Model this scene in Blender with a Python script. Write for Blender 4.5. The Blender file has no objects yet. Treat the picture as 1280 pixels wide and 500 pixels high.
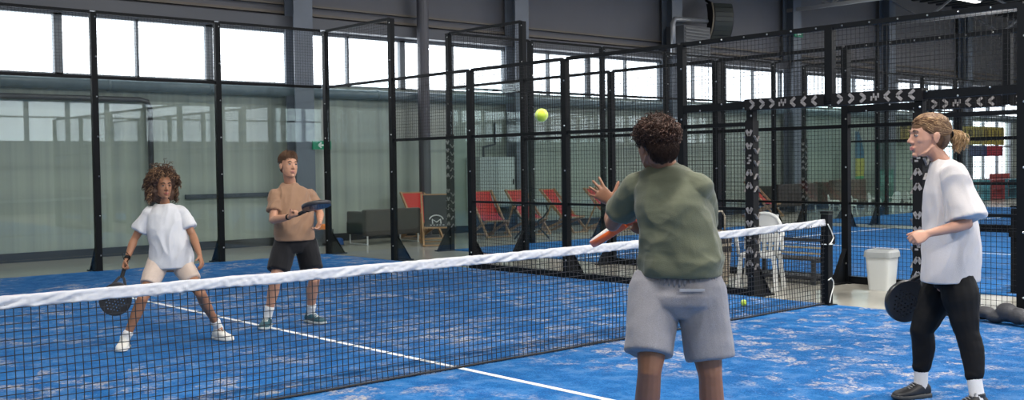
import bpy, bmesh, math, random
from mathutils import Vector, Matrix, noise
random.seed(7)
C = bpy.context.scene.collection
scn = bpy.context.scene
PI = math.pi

# ------------------------------------------------------------------ camera, light, exposure
cam_data = bpy.data.cameras.new('camera')
cam = bpy.data.objects.new('camera', cam_data); C.objects.link(cam)
YAW, PITCH, ROLL, FPX = 0.7233, -0.0330, -0.0137, 1332.86
fw = Vector((math.sin(YAW)*math.cos(PITCH), math.cos(YAW)*math.cos(PITCH), math.sin(PITCH)))
rt = Vector((math.cos(YAW), -math.sin(YAW), 0)); up = rt.cross(fw)
r2 = rt*math.cos(ROLL) + up*math.sin(ROLL); u2 = -rt*math.sin(ROLL) + up*math.cos(ROLL)
CAM = Vector((-4.965, -6.23, 1.537))
m = Matrix((r2, u2, -fw)).transposed().to_4x4(); m.translation = CAM
cam.matrix_world = m
cam_data.sensor_width = 36; cam_data.lens = 36*FPX/1280; cam_data.clip_end = 300; cam_data.clip_start = .05
cam_data.dof.use_dof = True; cam_data.dof.focus_distance = 7.0; cam_data.dof.aperture_fstop = 8.0
scn.camera = cam
scn.view_settings.view_transform = 'Standard'; scn.view_settings.look = 'None'
scn.view_settings.gamma = 1; scn.view_settings.use_curve_mapping = False
scn.view_settings.exposure = 0.06
scn.cycles.use_denoising = True; scn.cycles.max_bounces = 8; scn.cycles.transparent_max_bounces = 24
scn.cycles.diffuse_bounces = 4; scn.cycles.glossy_bounces = 3
scn.cycles.sample_clamp_indirect = 6

SKY_STRENGTH = 5.0
w = bpy.data.worlds.new('overcast_sky'); scn.world = w; w.use_nodes = True
bg = w.node_tree.nodes['Background']; bg.inputs[0].default_value = (.93, .97, 1, 1); bg.inputs[1].default_value = SKY_STRENGTH

WALL_Y, NEAR_Y, LEFT_X, RIGHT_X, ROOF_Z = 12.8, -14.0, -14.0, 44.0, 7.2
def area(name, loc, rot, sx, sy, power, col=(1, 1, 1), portal=False, parent=None):
    l = bpy.data.lights.new(name, 'AREA'); l.shape = 'RECTANGLE'; l.size = sx; l.size_y = sy; l.energy = power; l.color = col
    if portal: l.cycles.is_portal = True
    o = bpy.data.objects.new(name, l); C.objects.link(o); o.location = loc; o.rotation_euler = rot
    if parent: o.parent = parent
    return o
# portals only steer sky light through the window bands
area('window_portal_far', (15, WALL_Y+.3, 3.75), (-PI/2, 0, 0), 58, 1.2, 1, portal=True)
area('window_portal_near', (15, NEAR_Y-.3, 3.35), (PI/2, 0, 0), 58, 1.6, 1, portal=True)
LAMP_W = 150

# ------------------------------------------------------------------ materials
MATS = {}
def mat(name, col=(.5, .5, .5), rough=.5, metal=0, spec=.5, noise_amt=0, noise_scale=20, bump=0, bump_scale=60, coat=0, sheen=0, emit=None):
    if name in MATS: return MATS[name]
    M = bpy.data.materials.new(name); M.use_nodes = True; nt = M.node_tree; b = nt.nodes['Principled BSDF']
    b.inputs['Base Color'].default_value = (*col, 1); b.inputs['Roughness'].default_value = rough
    b.inputs['Metallic'].default_value = metal; b.inputs['Specular IOR Level'].default_value = spec
    b.inputs['Coat Weight'].default_value = coat; b.inputs['Sheen Weight'].default_value = sheen
    if emit: b.inputs['Emission Color'].default_value = (*emit[:3], 1); b.inputs['Emission Strength'].default_value = emit[3]
    tc = nt.nodes.new('ShaderNodeTexCoord')
    if noise_amt:
        n = nt.nodes.new('ShaderNodeTexNoise'); n.inputs['Scale'].default_value = noise_scale; n.inputs['Detail'].default_value = 4
        nt.links.new(tc.outputs['Object'], n.inputs['Vector'])
        r = nt.nodes.new('ShaderNodeMapRange'); r.inputs[3].default_value = 1-noise_amt; r.inputs[4].default_value = 1+noise_amt
        nt.links.new(n.outputs[0], r.inputs[0])
        mx = nt.nodes.new('ShaderNodeMix'); mx.data_type = 'RGBA'; mx.blend_type = 'MULTIPLY'; mx.inputs[0].default_value = 1
        mx.inputs[6].default_value = (*col, 1); nt.links.new(r.outputs[0], mx.inputs[7]); nt.links.new(mx.outputs[2], b.inputs['Base Color'])
    if bump:
        n2 = nt.nodes.new('ShaderNodeTexNoise'); n2.inputs['Scale'].default_value = bump_scale; n2.inputs['Detail'].default_value = 5
        nt.links.new(tc.outputs['Object'], n2.inputs['Vector'])
        bp = nt.nodes.new('ShaderNodeBump'); bp.inputs['Strength'].default_value = bump; bp.inputs['Distance'].default_value = .01
        nt.links.new(n2.outputs[0], bp.inputs['Height']); nt.links.new(bp.outputs[0], b.inputs['Normal'])
    MATS[name] = M; return M

def turf_mat(name, base, dark, sand, amt, seed):
    M = bpy.data.materials.new(name); M.use_nodes = True; nt = M.node_tree; L = nt.links; b = nt.nodes['Principled BSDF']
    b.inputs['Roughness'].default_value = .95; b.inputs['Specular IOR Level'].default_value = .15
    tc = nt.nodes.new('ShaderNodeTexCoord')
    def nz(scale, detail, rough=.6, vec=None, dist=0):
        n = nt.nodes.new('ShaderNodeTexNoise'); n.noise_dimensions = '4D'; n.inputs['W'].default_value = seed
        n.inputs['Scale'].default_value = scale; n.inputs['Detail'].default_value = detail; n.inputs['Roughness'].default_value = rough
        n.inputs['Distortion'].default_value = dist
        L.new(tc.outputs['Object'], n.inputs['Vector']); return n
    def ramp(src, a, c, lo=0, hi=1):
        r = nt.nodes.new('ShaderNodeMapRange'); r.inputs[1].default_value = a; r.inputs[2].default_value = c
        r.inputs[3].default_value = lo; r.inputs[4].default_value = hi; r.interpolation_type = 'SMOOTHSTEP'; L.new(src, r.inputs[0]); return r.outputs[0]
    def mul(a, c):
        q = nt.nodes.new('ShaderNodeMath'); q.operation = 'MULTIPLY'; L.new(a, q.inputs[0]); L.new(c, q.inputs[1]); return q.outputs[0]
    def mix(f, a, c):
        q = nt.nodes.new('ShaderNodeMix'); q.data_type = 'RGBA'; L.new(f, q.inputs[0])
        for s, k in ((a, 6), (c, 7)):
            if isinstance(s, tuple): q.inputs[k].default_value = (*s, 1)
            else: L.new(s, q.inputs[k])
        return q.outputs[2]
    wide = nz(.28, 2, .5); fine = nz(90, 3, .7); med = nz(5, 5, .65); big = nz(.55, 2, .5); patch = nz(4.2, 7, .72, dist=.6); speck = nz(40, 4, .7)
    c0 = mix(ramp(med.outputs[0], .35, .65), dark, base)
    c0 = mix(ramp(wide.outputs[0], .35, .62, .55, 0), c0, tuple(x*.62 for x in dark))
    c1 = mix(ramp(fine.outputs[0], .42, .7, 0, .35), c0, tuple(min(1, x*1.6+.04) for x in base))
    f = mul(mul(ramp(patch.outputs[0], .49, .62), ramp(big.outputs[0], .38, .56)), ramp(speck.outputs[0], .38, .62))
    g = nt.nodes.new('ShaderNodeMath'); g.operation = 'MULTIPLY'; L.new(f, g.inputs[0]); g.inputs[1].default_value = amt
    g2 = nt.nodes.new('ShaderNodeMath'); g2.operation = 'MULTIPLY'; L.new(ramp(med.outputs[0], .46, .7), g2.inputs[0]); g2.inputs[1].default_value = .10*amt
    c2 = mix(g2.outputs[0], c1, sand); c3 = mix(g.outputs[0], c2, sand)
    L.new(c3, b.inputs['Base Color'])
    bp = nt.nodes.new('ShaderNodeBump'); bp.inputs['Strength'].default_value = .5; bp.inputs['Distance'].default_value = .01
    L.new(fine.outputs[0], bp.inputs['Height']); L.new(bp.outputs[0], b.inputs['Normal'])
    return M

def glass_mat(name, tint, fres=1.5, gloss=1.0):
    M = bpy.data.materials.new(name); M.use_nodes = True; nt = M.node_tree; L = nt.links; nt.nodes.clear()
    out = nt.nodes.new('ShaderNodeOutputMaterial'); mx = nt.nodes.new('ShaderNodeMixShader')
    tr = nt.nodes.new('ShaderNodeBsdfTransparent'); tr.inputs[0].default_value = (*tint, 1)
    gl = nt.nodes.new('ShaderNodeBsdfGlossy'); gl.inputs['Roughness'].default_value = .012; gl.inputs[0].default_value = (.9, .95, .95, 1)
    # thin-pane reflectance (Schlick), the same from either side
    ge = nt.nodes.new('ShaderNodeNewGeometry'); dt = nt.nodes.new('ShaderNodeVectorMath'); dt.operation = 'DOT_PRODUCT'
    L.new(ge.outputs['Normal'], dt.inputs[0]); L.new(ge.outputs['Incoming'], dt.inputs[1])
    def mth(op, a, b_=None):
        q = nt.nodes.new('ShaderNodeMath'); q.operation = op; q.use_clamp = True
        for k, z in enumerate((a, b_)):
            if z is None: continue
            if isinstance(z, (int, float)): q.inputs[k].default_value = z
            else: L.new(z, q.inputs[k])
        return q.outputs[0]
    ab = mth('ABSOLUTE', dt.outputs['Value']); iv = mth('SUBTRACT', 1.0, ab); p5 = mth('POWER', iv, 5.0)
    f0 = ((fres-1)/(fres+1))**2; fr = mth('ADD', mth('MULTIPLY', p5, 1-f0), f0)
    L.new(fr, mx.inputs[0]); L.new(tr.outputs[0], mx.inputs[1]); L.new(gl.outputs[0], mx.inputs[2]); L.new(mx.outputs[0], out.inputs[0])
    return M

BLACK = mat('black_powder_coat', (.0035, .0045, .006), .5, 0, .18)
WIRE = mat('black_wire', (.005, .006, .008), .5, 0, .35)
DARKSTEEL = mat('blue_grey_steel', (.045, .06, .08), .5, noise_amt=.2)
GLASS = glass_mat('tempered_glass', (.93, .965, .955))
WHITE_PLASTIC = mat('white_plastic', (.78, .78, .75), .35)
PAD_WHITE = mat('pad_print_white', (.25, .235, .23), .6, noise_amt=.9, noise_scale=45)
PAD_BLACK = mat('pad_vinyl_black', (.007, .007, .008), .55, 0, .2)
SCREW = mat('screw_head', (.75, .75, .75), .3, 1)
CORD = mat('net_cord', (.01, .011, .014), .7)
FLOORM = mat('polished_concrete', (.47, .45, .385), .18, noise_amt=.12, noise_scale=1.3, bump=.05, bump_scale=6)
LINE = mat('white_line_paint', (.82, .83, .84), .8, noise_amt=.15, noise_scale=40)
TURF_NEAR = turf_mat('blue_turf', (.012, .150, .41), (.005, .080, .26), (.47, .43, .39), 1.0, 3.0)
TURF_FAR = turf_mat('blue_turf_clean', (.014, .160, .43), (.008, .100, .31), (.45, .43, .42), .35, 9.0)

# ------------------------------------------------------------------ mesh helpers
class MB:
    def __init__(s): s.v = []; s.f = []; s.mi = []; s.k = 0
    def add(s, vs, fs):
        n = len(s.v); s.v += [tuple(x) for x in vs]; s.f += [tuple(i+n for i in f) for f in fs]; s.mi += [s.k]*len(fs)
    def box(s, c, d, rz=0, taper=1):
        cx, cy, cz = c; a, b, h = d[0]/2, d[1]/2, d[2]/2; vs = []
        for z, t in ((-h, 1), (h, taper)):
            for x, y in ((-a, -b), (a, -b), (a, b), (-a, b)):
                x *= t; y *= t
                vs.append((cx+x*math.cos(rz)-y*math.sin(rz), cy+x*math.sin(rz)+y*math.cos(rz), cz+z))
        s.add(vs, [(3, 2, 1, 0), (4, 5, 6, 7), (0, 1, 5, 4), (1, 2, 6, 5), (2, 3, 7, 6), (3, 0, 4, 7)]); return s
    def bar(s, a, b, w, h=None, upv=(0, 0, 1), caps=True):
        h = h or w; a = Vector(a); b = Vector(b); d = (b-a).normalized(); upv = Vector(upv)
        if abs(d.dot(upv)) > .98: upv = Vector((0, 1, 0))
        x = d.cross(upv).normalized()*w/2; y = x.cross(d).normalized()*h/2
        vs = [p+sx*x+sy*y for p in (a, b) for sx, sy in ((-1, -1), (1, -1), (1, 1), (-1, 1))]
        fs = [(0, 1, 5, 4), (1, 2, 6, 5), (2, 3, 7, 6), (3, 0, 4, 7)]
        if caps: fs += [(3, 2, 1, 0), (4, 5, 6, 7)]
        s.add(vs, fs); return s
    def tube(s, pts, r, n=8, closed=False):
        pts = [Vector(p) for p in pts]; N = len(pts); vs = []; fs = []; prev = None
        for i, p in enumerate(pts):
            d = (pts[(i+1) % N]-pts[i-1]) if closed else (pts[min(i+1, N-1)]-pts[max(i-1, 0)])
            d = d.normalized() if d.length > 1e-9 else Vector((0, 0, 1))
            if prev is None:
                q = Vector((0, 0, 1)) if abs(d.z) < .9 else Vector((1, 0, 0)); prev = d.cross(q).normalized()
            x = (prev - d*prev.dot(d)).normalized(); prev = x; y = d.cross(x); rr = r[i] if isinstance(r, (list, tuple)) else r
            for k in range(n):
                a = 2*PI*k/n; vs.append(p + x*math.cos(a)*rr + y*math.sin(a)*rr)
        M = N if closed else N-1
        for i in range(M):
            j = (i+1) % N
            for k in range(n): fs.append((i*n+k, i*n+(k+1) % n, j*n+(k+1) % n, j*n+k))
        if not closed: fs.append(tuple(range(n-1, -1, -1))); fs.append(tuple((N-1)*n+k for k in range(n)))
        s.add(vs, fs); return s
    def loft(s, rings, n=20, e=2.0):
        # rings: (centre, axis vector A, axis vector B); a closed solid through all rings
        vs = []; fs = []
        for c, A, B in rings:
            for k in range(n):
                t = 2*PI*k/n; ct, st = math.cos(t), math.sin(t)
                x = math.copysign(abs(ct)**(2/e), ct); y = math.copysign(abs(st)**(2/e), st)
                vs.append(Vector(c)+Vector(A)*x+Vector(B)*y)
        N = len(rings)
        for i in range(N-1):
            for k in range(n): fs.append((i*n+k, i*n+(k+1) % n, (i+1)*n+(k+1) % n, (i+1)*n+k))
        fs.append(tuple(range(n-1, -1, -1))); fs.append(tuple((N-1)*n+k for k in range(n)))
        s.add(vs, fs); return s
    def ell(s, c, ax, n=16, m_=10):
        # ellipsoid with three axis vectors
        c = Vector(c); A, B, D = [Vector(a) for a in ax]; vs = [c-D]; fs = []
        for i in range(1, m_):
            ph = -PI/2+PI*i/m_
            for k in range(n):
                t = 2*PI*k/n; vs.append(c+D*math.sin(ph)+(A*math.cos(t)+B*math.sin(t))*math.cos(ph))
        vs.append(c+D)
        for k in range(n): fs.append((0, 1+(k+1) % n, 1+k)); fs.append((len(vs)-1, 1+(m_-2)*n+k, 1+(m_-2)*n+(k+1) % n))
        for i in range(m_-2):
            for k in range(n): fs.append((1+i*n+k, 1+i*n+(k+1) % n, 1+(i+1)*n+(k+1) % n, 1+(i+1)*n+k))
        s.add(vs, fs); return s
    def sph(s, c, r, n=16, m_=10): return s.ell(c, ((r, 0, 0), (0, r, 0), (0, 0, r)), n, m_)
    def lathe(s, prof, c=(0, 0, 0), n=24):
        vs = []; fs = []
        for r, z in prof:
            for k in range(n): vs.append((c[0]+r*math.cos(2*PI*k/n), c[1]+r*math.sin(2*PI*k/n), c[2]+z))
        for i in range(len(prof)-1):
            for k in range(n): fs.append((i*n+k, i*n+(k+1) % n, (i+1)*n+(k+1) % n, (i+1)*n+k))
        if prof[0][0] > 1e-5: fs.append(tuple(range(n-1, -1, -1)))
        if prof[-1][0] > 1e-5: fs.append(tuple((len(prof)-1)*n+k for k in range(n)))
        s.add(vs, fs); return s
    def mesh(s, name, smooth=False):
        me = bpy.data.meshes.new(name); me.from_pydata([tuple(v) for v in s.v], [], s.f); 
        if any(s.mi): me.polygons.foreach_set('material_index', s.mi)
        if smooth: me.polygons.foreach_set('use_smooth', [True]*len(me.polygons))
        me.update(); return me
    def build(s, name, mats, parent=None, smooth=False, bevel=0, loc=None):
        o = bpy.data.objects.new(name, s.mesh(name, smooth)); C.objects.link(o)
        for q in (mats if isinstance(mats, (list, tuple)) else [mats]): o.data.materials.append(q)
        if parent: o.parent = parent
        if loc is not None: o.location = loc
        if bevel:
            b = o.modifiers.new('bevel', 'BEVEL'); b.width = bevel; b.segments = 2; b.limit_method = 'ANGLE'
        return o
def empty(name, loc=(0, 0, 0), rz=0):
    o = bpy.data.objects.new(name, None); C.objects.link(o); o.location = loc; o.rotation_euler = (0, 0, rz); o.empty_display_size = .1; return o
def tag(o, label, cat, group=None, kind=None):
    o['label'] = label; o['category'] = cat
    if group: o['group'] = group
    if kind: o['kind'] = kind
    return o
def struct(o): o['kind'] = 'structure'; return o
def copy_tree(o, parent=None):
    c = o.copy(); C.objects.link(c)
    if parent: c.parent = parent
    for ch in [x for x in o.children]: copy_tree(ch, c)
    return c
def inst(me, name, parent, loc=(0, 0, 0), rz=0, mats=None):
    o = bpy.data.objects.new(name, me); C.objects.link(o); o.parent = parent; o.location = loc; o.rotation_euler = (0, 0, rz)
    if mats and not me.materials:
        for q in (mats if isinstance(mats, (list, tuple)) else [mats]): me.materials.append(q)
    return o

# ------------------------------------------------------------------ the hall
X0, X1 = LEFT_X, RIGHT_X
fl = MB().box(((X0+X1)/2, (NEAR_Y+WALL_Y)/2, -.1), (X1-X0, WALL_Y-NEAR_Y, .2)); struct(fl.build('floor', FLOORM))
WALLM = mat('grey_wall_panel', (.145, .145, .16), .7, noise_amt=.08, noise_scale=2)
def curtain_mat():
    M = bpy.data.materials.new('pale_green_wall_panel'); M.use_nodes = True; nt = M.node_tree; L = nt.links; b = nt.nodes['Principled BSDF']
    b.inputs['Roughness'].default_value = .45
    tc = nt.nodes.new('ShaderNodeTexCoord'); sp = nt.nodes.new('ShaderNodeSeparateXYZ'); L.new(tc.outputs['Object'], sp.inputs[0])
    n = nt.nodes.new('ShaderNodeTexNoise'); n.noise_dimensions = '1D'; L.new(sp.outputs[0], n.inputs['W']); n.inputs['Scale'].default_value = 6; n.inputs['Detail'].default_value = 3
    n3 = nt.nodes.new('ShaderNodeTexNoise'); n3.noise_dimensions = '1D'; L.new(sp.outputs[2], n3.inputs['W']); n3.inputs['Scale'].default_value = 1.1; n3.inputs['Detail'].default_value = 1
    ad = nt.nodes.new('ShaderNodeMath'); ad.operation = 'ADD'; L.new(n.outputs[0], ad.inputs[0]); L.new(n3.outputs[0], ad.inputs[1])
    r = nt.nodes.new('ShaderNodeMapRange'); L.new(ad.outputs[0], r.inputs[0]); r.inputs[1].default_value = .7; r.inputs[2].default_value = 1.3
    cr = nt.nodes.new('ShaderNodeMix'); cr.data_type = 'RGBA'; L.new(r.outputs[0], cr.inputs[0])
    cr.inputs[6].default_value = (.26, .30, .28, 1); cr.inputs[7].default_value = (.38, .42, .37, 1); L.new(cr.outputs[2], b.inputs['Base Color'])
    return M
CURT = curtain_mat()
T = .3
# far wall: lower panels, window band 3.20-4.28, upper wall; tall windows beyond X = 31
wl = MB(); wl.box(((X0+31)/2, WALL_Y+T/2, 1.6), (31-X0, T, 3.2)); struct(wl.build('wall_back', CURT))
wr = MB(); wr.box(((31+X1)/2, WALL_Y+T/2, .35), (X1-31, T, .7)); wr.box((41.5, WALL_Y+T/2, 1.95), (5, T, 2.5)); struct(wr.build('wall_back_far', CURT))
wu = MB(); wu.box(((X0+X1)/2, WALL_Y+T/2, (4.28+ROOF_Z)/2), (X1-X0, T, ROOF_Z-4.28)); struct(wu.build('wall_back_upper', WALLM))
wn = MB()
wn.box(((X0+X1)/2, NEAR_Y-T/2, 1.3), (X1-X0, T, 2.6)); wn.box(((X0+X1)/2, NEAR_Y-T/2, (4.1+ROOF_Z)/2), (X1-X0, T, ROOF_Z-4.1)); struct(wn.build('wall_near', WALLM))
we = MB(); we.box((X0-T/2, (NEAR_Y+WALL_Y)/2, ROOF_Z/2), (T, WALL_Y-NEAR_Y+2*T, ROOF_Z)); struct(we.build('wall_left', CURT))
we = MB(); we.box((X1+T/2, (NEAR_Y+WALL_Y)/2, ROOF_Z/2), (T, WALL_Y-NEAR_Y+2*T, ROOF_Z)); struct(we.build('wall_right', CURT))
ROOFM = mat('dark_corrugated_roof', (.04, .043, .05), .6)
rf = MB(); rf.box(((X0+X1)/2, (NEAR_Y+WALL_Y)/2, ROOF_Z+.1), (X1-X0+2*T, WALL_Y-NEAR_Y+2*T, .2))
x = X0+.5
while x < X1: rf.box((x, (NEAR_Y+WALL_Y)/2, ROOF_Z-.03), (.18, WALL_Y-NEAR_Y, .06)); x += .6
struct(rf.build('ceiling', ROOFM))
bb = MB(); bb.box(((X0+X1)/2, WALL_Y-.02, .08), (X1-X0, .04, .16)); struct(bb.build('baseboard_back', mat('dark_skirting', (.03, .032, .035), .5)))
FRAME = mat('grey_window_frame', (.16, .18, .20), .5)
PANE = glass_mat('window_glass', (.96, .98, 1))
def window(n, xa, xb, za, zb, y, muls, thick=.05, trans=()):
    f = MB()
    f.box(((xa+xb)/2, y, za+.02), (xb-xa, .1, .04)); f.box(((xa+xb)/2, y, zb-.02), (xb-xa, .1, .04))
    f.box((xa+.03, y, (za+zb)/2), (.06, .1, zb-za)); f.box((xb-.03, y, (za+zb)/2), (.06, .1, zb-za))
    for q, tk in muls: f.box((q, y, (za+zb)/2), (tk, .1, zb-za))
    for z in trans: f.box(((xa+xb)/2, y, z), (xb-xa, .08, .06))
    o = struct(f.build('window_%d' % n, FRAME))
    MB().box(((xa+xb)/2, y+.02, (za+zb)/2), (xb-xa-.02, .008, zb-za-.02)).build('pane', PANE, o)
    return o
nwin = 1
cols = [5.95, 11.75, 17.35, 22.95, 28.55, 34.2, 39.8]
edges = [X0, -8.0, -1.35]+cols+[X1]
for a, b_ in zip(edges[:-1], edges[1:]):
    ms = []
    q = a
    k = 0
    while True:
        k += 1; q = a + k*1.4
        if q > b_-.5: break
        ms.append((q, .14 if k % 2 == 0 else .05))
    if a < 31: window(nwin, a, min(b_, 31) if b_ > 31 else b_, 3.2, 4.28, WALL_Y+.1, [m_ for m_ in ms if m_[0] < 31])
    else: window(nwin, a, b_, 3.2, 4.28, WALL_Y+.1, ms)
    nwin += 1
window(nwin, 31.0, 34.2, .7, 4.28, WALL_Y+.1, [(32.1, .08), (33.1, .08)], trans=(2.0, 3.3)); nwin += 1
window(nwin, 34.2, 39.0, .7, 3.2, WALL_Y+.1, [(35.4, .1), (36.6, .08), (37.8, .1)], trans=(2.0,)); nwin += 1
for a, b_ in zip(edges[:-1], edges[1:]):
    window(nwin, a, b_, 2.6, 4.1, NEAR_Y-.1, [(a+(b_-a)*k/4, .16) for k in (1, 2, 3)], trans=(3.5,)); nwin += 1
# columns, soffit, wall pipes
tr = MB(); tr.box(((X0+X1)/2, WALL_Y-.14, 4.42), (X1-X0, .28, .22)); struct(tr.build('trim_1', mat('soffit_beam', (.10, .105, .12), .5)))
tr = MB(); tr.box(((X0+X1)/2, WALL_Y-.06, 4.62), (X1-X0, .12, .05)); tr.box(((X0+X1)/2, WALL_Y-.05, 4.80), (X1-X0, .1, .04)); struct(tr.build('trim_2', mat('tan_ledge', (.16, .135, .11), .5)))
COLM = mat('column_paint', (.13, .155, .195), .42, noise_amt=.15, noise_scale=3)
for i, q in enumerate(cols):
    c = MB(); y = WALL_Y-.35
    c.box((q, y-.17, ROOF_Z/2), (.42, .03, ROOF_Z)); c.box((q, y+.17, ROOF_Z/2), (.42, .03, ROOF_Z)); c.box((q, y, ROOF_Z/2), (.03, .32, ROOF_Z))
    c.box((q, y, .02), (.55, .5, .04))
    o = c.build('steel_column', COLM)
    tag(o, 'steel H column at the far wall, %s' % ['behind the tan-shirted man with the green exit sign', 'behind the ball, next to the grey wall cabinet', 'below the wall speaker', 'behind the padded corner post of the third court', 'behind the woman in white', 'beside the tall bright windows', 'at the far right end of the wall'][i], 'column', 'steel columns along the far wall')
c = MB().tube([(8.9, WALL_Y-.5, 0), (8.9, WALL_Y-.5, ROOF_Z)], .13, 16); c.box((8.9, WALL_Y-.5, .02), (.4, .4, .04))
tag(c.build('steel_column', mat('pipe_column', (.075, .075, .09), .45), smooth=False), 'slim round steel column rising behind the sofa', 'column')
DUCT = mat('duct_paint', (.14, .19, .22), .35, noise_amt=.3, noise_scale=5)
du = MB().tube([(X0+.1, WALL_Y-.14, 3.05), (X1-.1, WALL_Y-.14, 3.05)], .10, 14)
for i in range(30): du.tube([(X0+1+i*1.9, WALL_Y-.14, 3.05), (X0+1.05+i*1.9, WALL_Y-.14, 3.05)], .115, 14)
tag(du.build('wall_duct', DUCT, smooth=True), 'long round duct running under the clerestory windows', 'duct')
pp = MB().tube([(X0+.1, WALL_Y-.12, 2.80), (2.8, WALL_Y-.12, 2.80), (2.93, WALL_Y-.12, 2.77), (2.98, WALL_Y-.12, 2.66), (2.98, WALL_Y-.12, .2)], .05, 12)
tag(pp.build('drain_pipe', mat('dark_pipe', (.05, .055, .065), .4), smooth=True), 'dark pipe along the wall turning down behind the curly-haired player', 'pipe')
pb = MB().box((5.0, WALL_Y-.05, 1.02), (2.7, .06, .08)); tag(pb.build('wall_rail', DARKSTEEL), 'short dark rail on the pale wall behind the two far players', 'rail')
# roof trusses and purlins
TRM = mat('truss_steel', (.30, .30, .31), .5)
for i, q in enumerate(cols):
    t = MB(); zb, zt = 6.1, 7.05
    for z in (zb, zt): t.bar((q, NEAR_Y, z), (q, WALL_Y-.2, z), .12, .1)
    n = 18; ys = [NEAR_Y+(WALL_Y-.2-NEAR_Y)*k/n for k in range(n+1)]
    for k in range(n): t.bar((q, ys[k], zb if k % 2 else zt), (q, ys[k+1], zt if k % 2 else zb), .06)
    tag(t.build('roof_truss', TRM), 'lattice steel roof truss above the %s H column of the far wall' % ['first', 'second', 'third', 'fourth', 'fifth', 'sixth', 'seventh'][i], 'truss', 'roof trusses')
# ceiling lamps (hanging from the roof; unseen near rows added and boosted for light)
LAMPM = mat('lamp_diffuser', (.9, .9, .9), .5, emit=(1, .97, .93, 7))
HOUS = mat('lamp_housing', (.5, .5, .5), .4)
def lamp(x, y, z, label, k=1.0):
    e = empty('ceiling_lamp', (x, y, z))
    MB().box((0, 0, .05), (1.6, .24, .08)).build('lamp_housing', HOUS, e)
    MB().box((0, 0, 0), (1.5, .18, .03)).build('diffuser', LAMPM, e)
    for sx in (-.6, .6): MB().tube([(sx, 0, .08), (sx, 0, ROOF_Z-z)], .008, 6).build('hanger', HOUS, e)
    area('lamp_light', (0, 0, -.03), (0, 0, 0), 1.5, .3, LAMP_W*k, (1, .965, .92), parent=e)
    tag(e, label, 'lamp', 'batten lamps under the roof')
for i, q in enumerate([-8, -2, 3.5, 9, 15, 21, 27, 33]):
    for j, y in enumerate([-9, -3, 3, 9]):
        lamp(q, y, 6.35, 'batten lamp under the roof, %s row from the near wall, %s from the left' % (['first', 'second', 'third', 'fourth'][j], ['first', 'second', 'third', 'fourth', 'fifth', 'sixth', 'seventh', 'eighth'][i]), 2.5 if y < 0 and q > -3 else .45)

# ------------------------------------------------------------------ courts
def turf(name, x0, x1, y0, y1, m_, lines, label):
    o = struct(MB().box(((x0+x1)/2, (y0+y1)/2, .0075), (x1-x0, y1-y0, .015)).build(name, m_))
    lb = MB()
    for a, b_, c_, d in lines: lb.box(((a+c_)/2, (b_+d)/2, .0165), (abs(c_-a), abs(d-b_), .003))
    lb.build('court_line', LINE, o)
    return o
def court_lines(x0, yn):
    xc = x0+5; h = .025
    return [(x0, yn+6.95-h, x0+10, yn+6.95+h), (x0, yn-6.95-h, x0+10, yn-6.95+h), (xc-h, yn-7.15, xc+h, yn+7.15)]
turf('court_turf', -5, 5, -10, 10, TURF_NEAR, court_lines(-5, 0), '')
turf('court_turf_second', 7, 17, -11, 9, TURF_FAR, court_lines(7, -1), '')
turf('court_turf_third', 18.3, 28.3, -11, 9, TURF_FAR, court_lines(18.3, -1), '')
H4, H3, H2, HL = 3.92, 2.94, 1.96, 2.17
def wire_mesh(name, w_, h_):
    # wire grid in local XZ, width along +X
    key = ('wire', w_, h_)
    if key in MATS: return MATS[key]
    b = MB(); n = round(w_/.05); r = .0034
    for i in range(n+1): x = w_*i/n; b.bar((x, 0, 0), (x, 0, h_), r, r, (0, 1, 0), False)
    n = round(h_/.05)
    for i in range(n+1): z = h_*i/n; b.bar((0, .004, z), (w_, .004, z), r, r, (0, 0, 1), False)
    me = b.mesh('wire_mesh'); me.materials.append(WIRE); MATS[key] = me; return me
def glass_panel(w_, h_):
    key = ('glass', w_, h_)
    if key in MATS: return MATS[key]
    me = MB().box((w_/2, 0, h_/2), (w_, .012, h_)).mesh('glass_panel'); me.materials.append(GLASS); MATS[key] = me; return me
def post_mesh(h, foot, pw=.09, screws=True):
    # foot: +1/-1 side (local Y) on which the gusset stands, 0 for none
    b = MB(); b.box((0, 0, h/2), (pw, pw*.9, h)); b.box((0, 0, .006), (.2, .2, .012))
    if foot:
        y0 = foot*pw*.45
        vs = [(sx, y0, .012) for sx in (-.006, .006)]+[(sx, y0+foot*.26, .012) for sx in (-.006, .006)]+[(sx, y0, .42) for sx in (-.006, .006)]
        b.add(vs, [(0, 2, 4), (1, 5, 3), (0, 1, 3, 2), (2, 3, 5, 4), (0, 4, 5, 1)])
        b.box((0, y0+foot*.15, .009), (.12, .30, .018)); b.bar((0, y0+foot*.27, .01), (0, y0, .43), .06, .012)
    if screws:
        b.k = 1
        z = .25
        while z < h:
            for s_ in (-1, 1): b.sph((.02, s_*pw*.46, z), .011, 8, 6)
            z += .6
    return b
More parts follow.
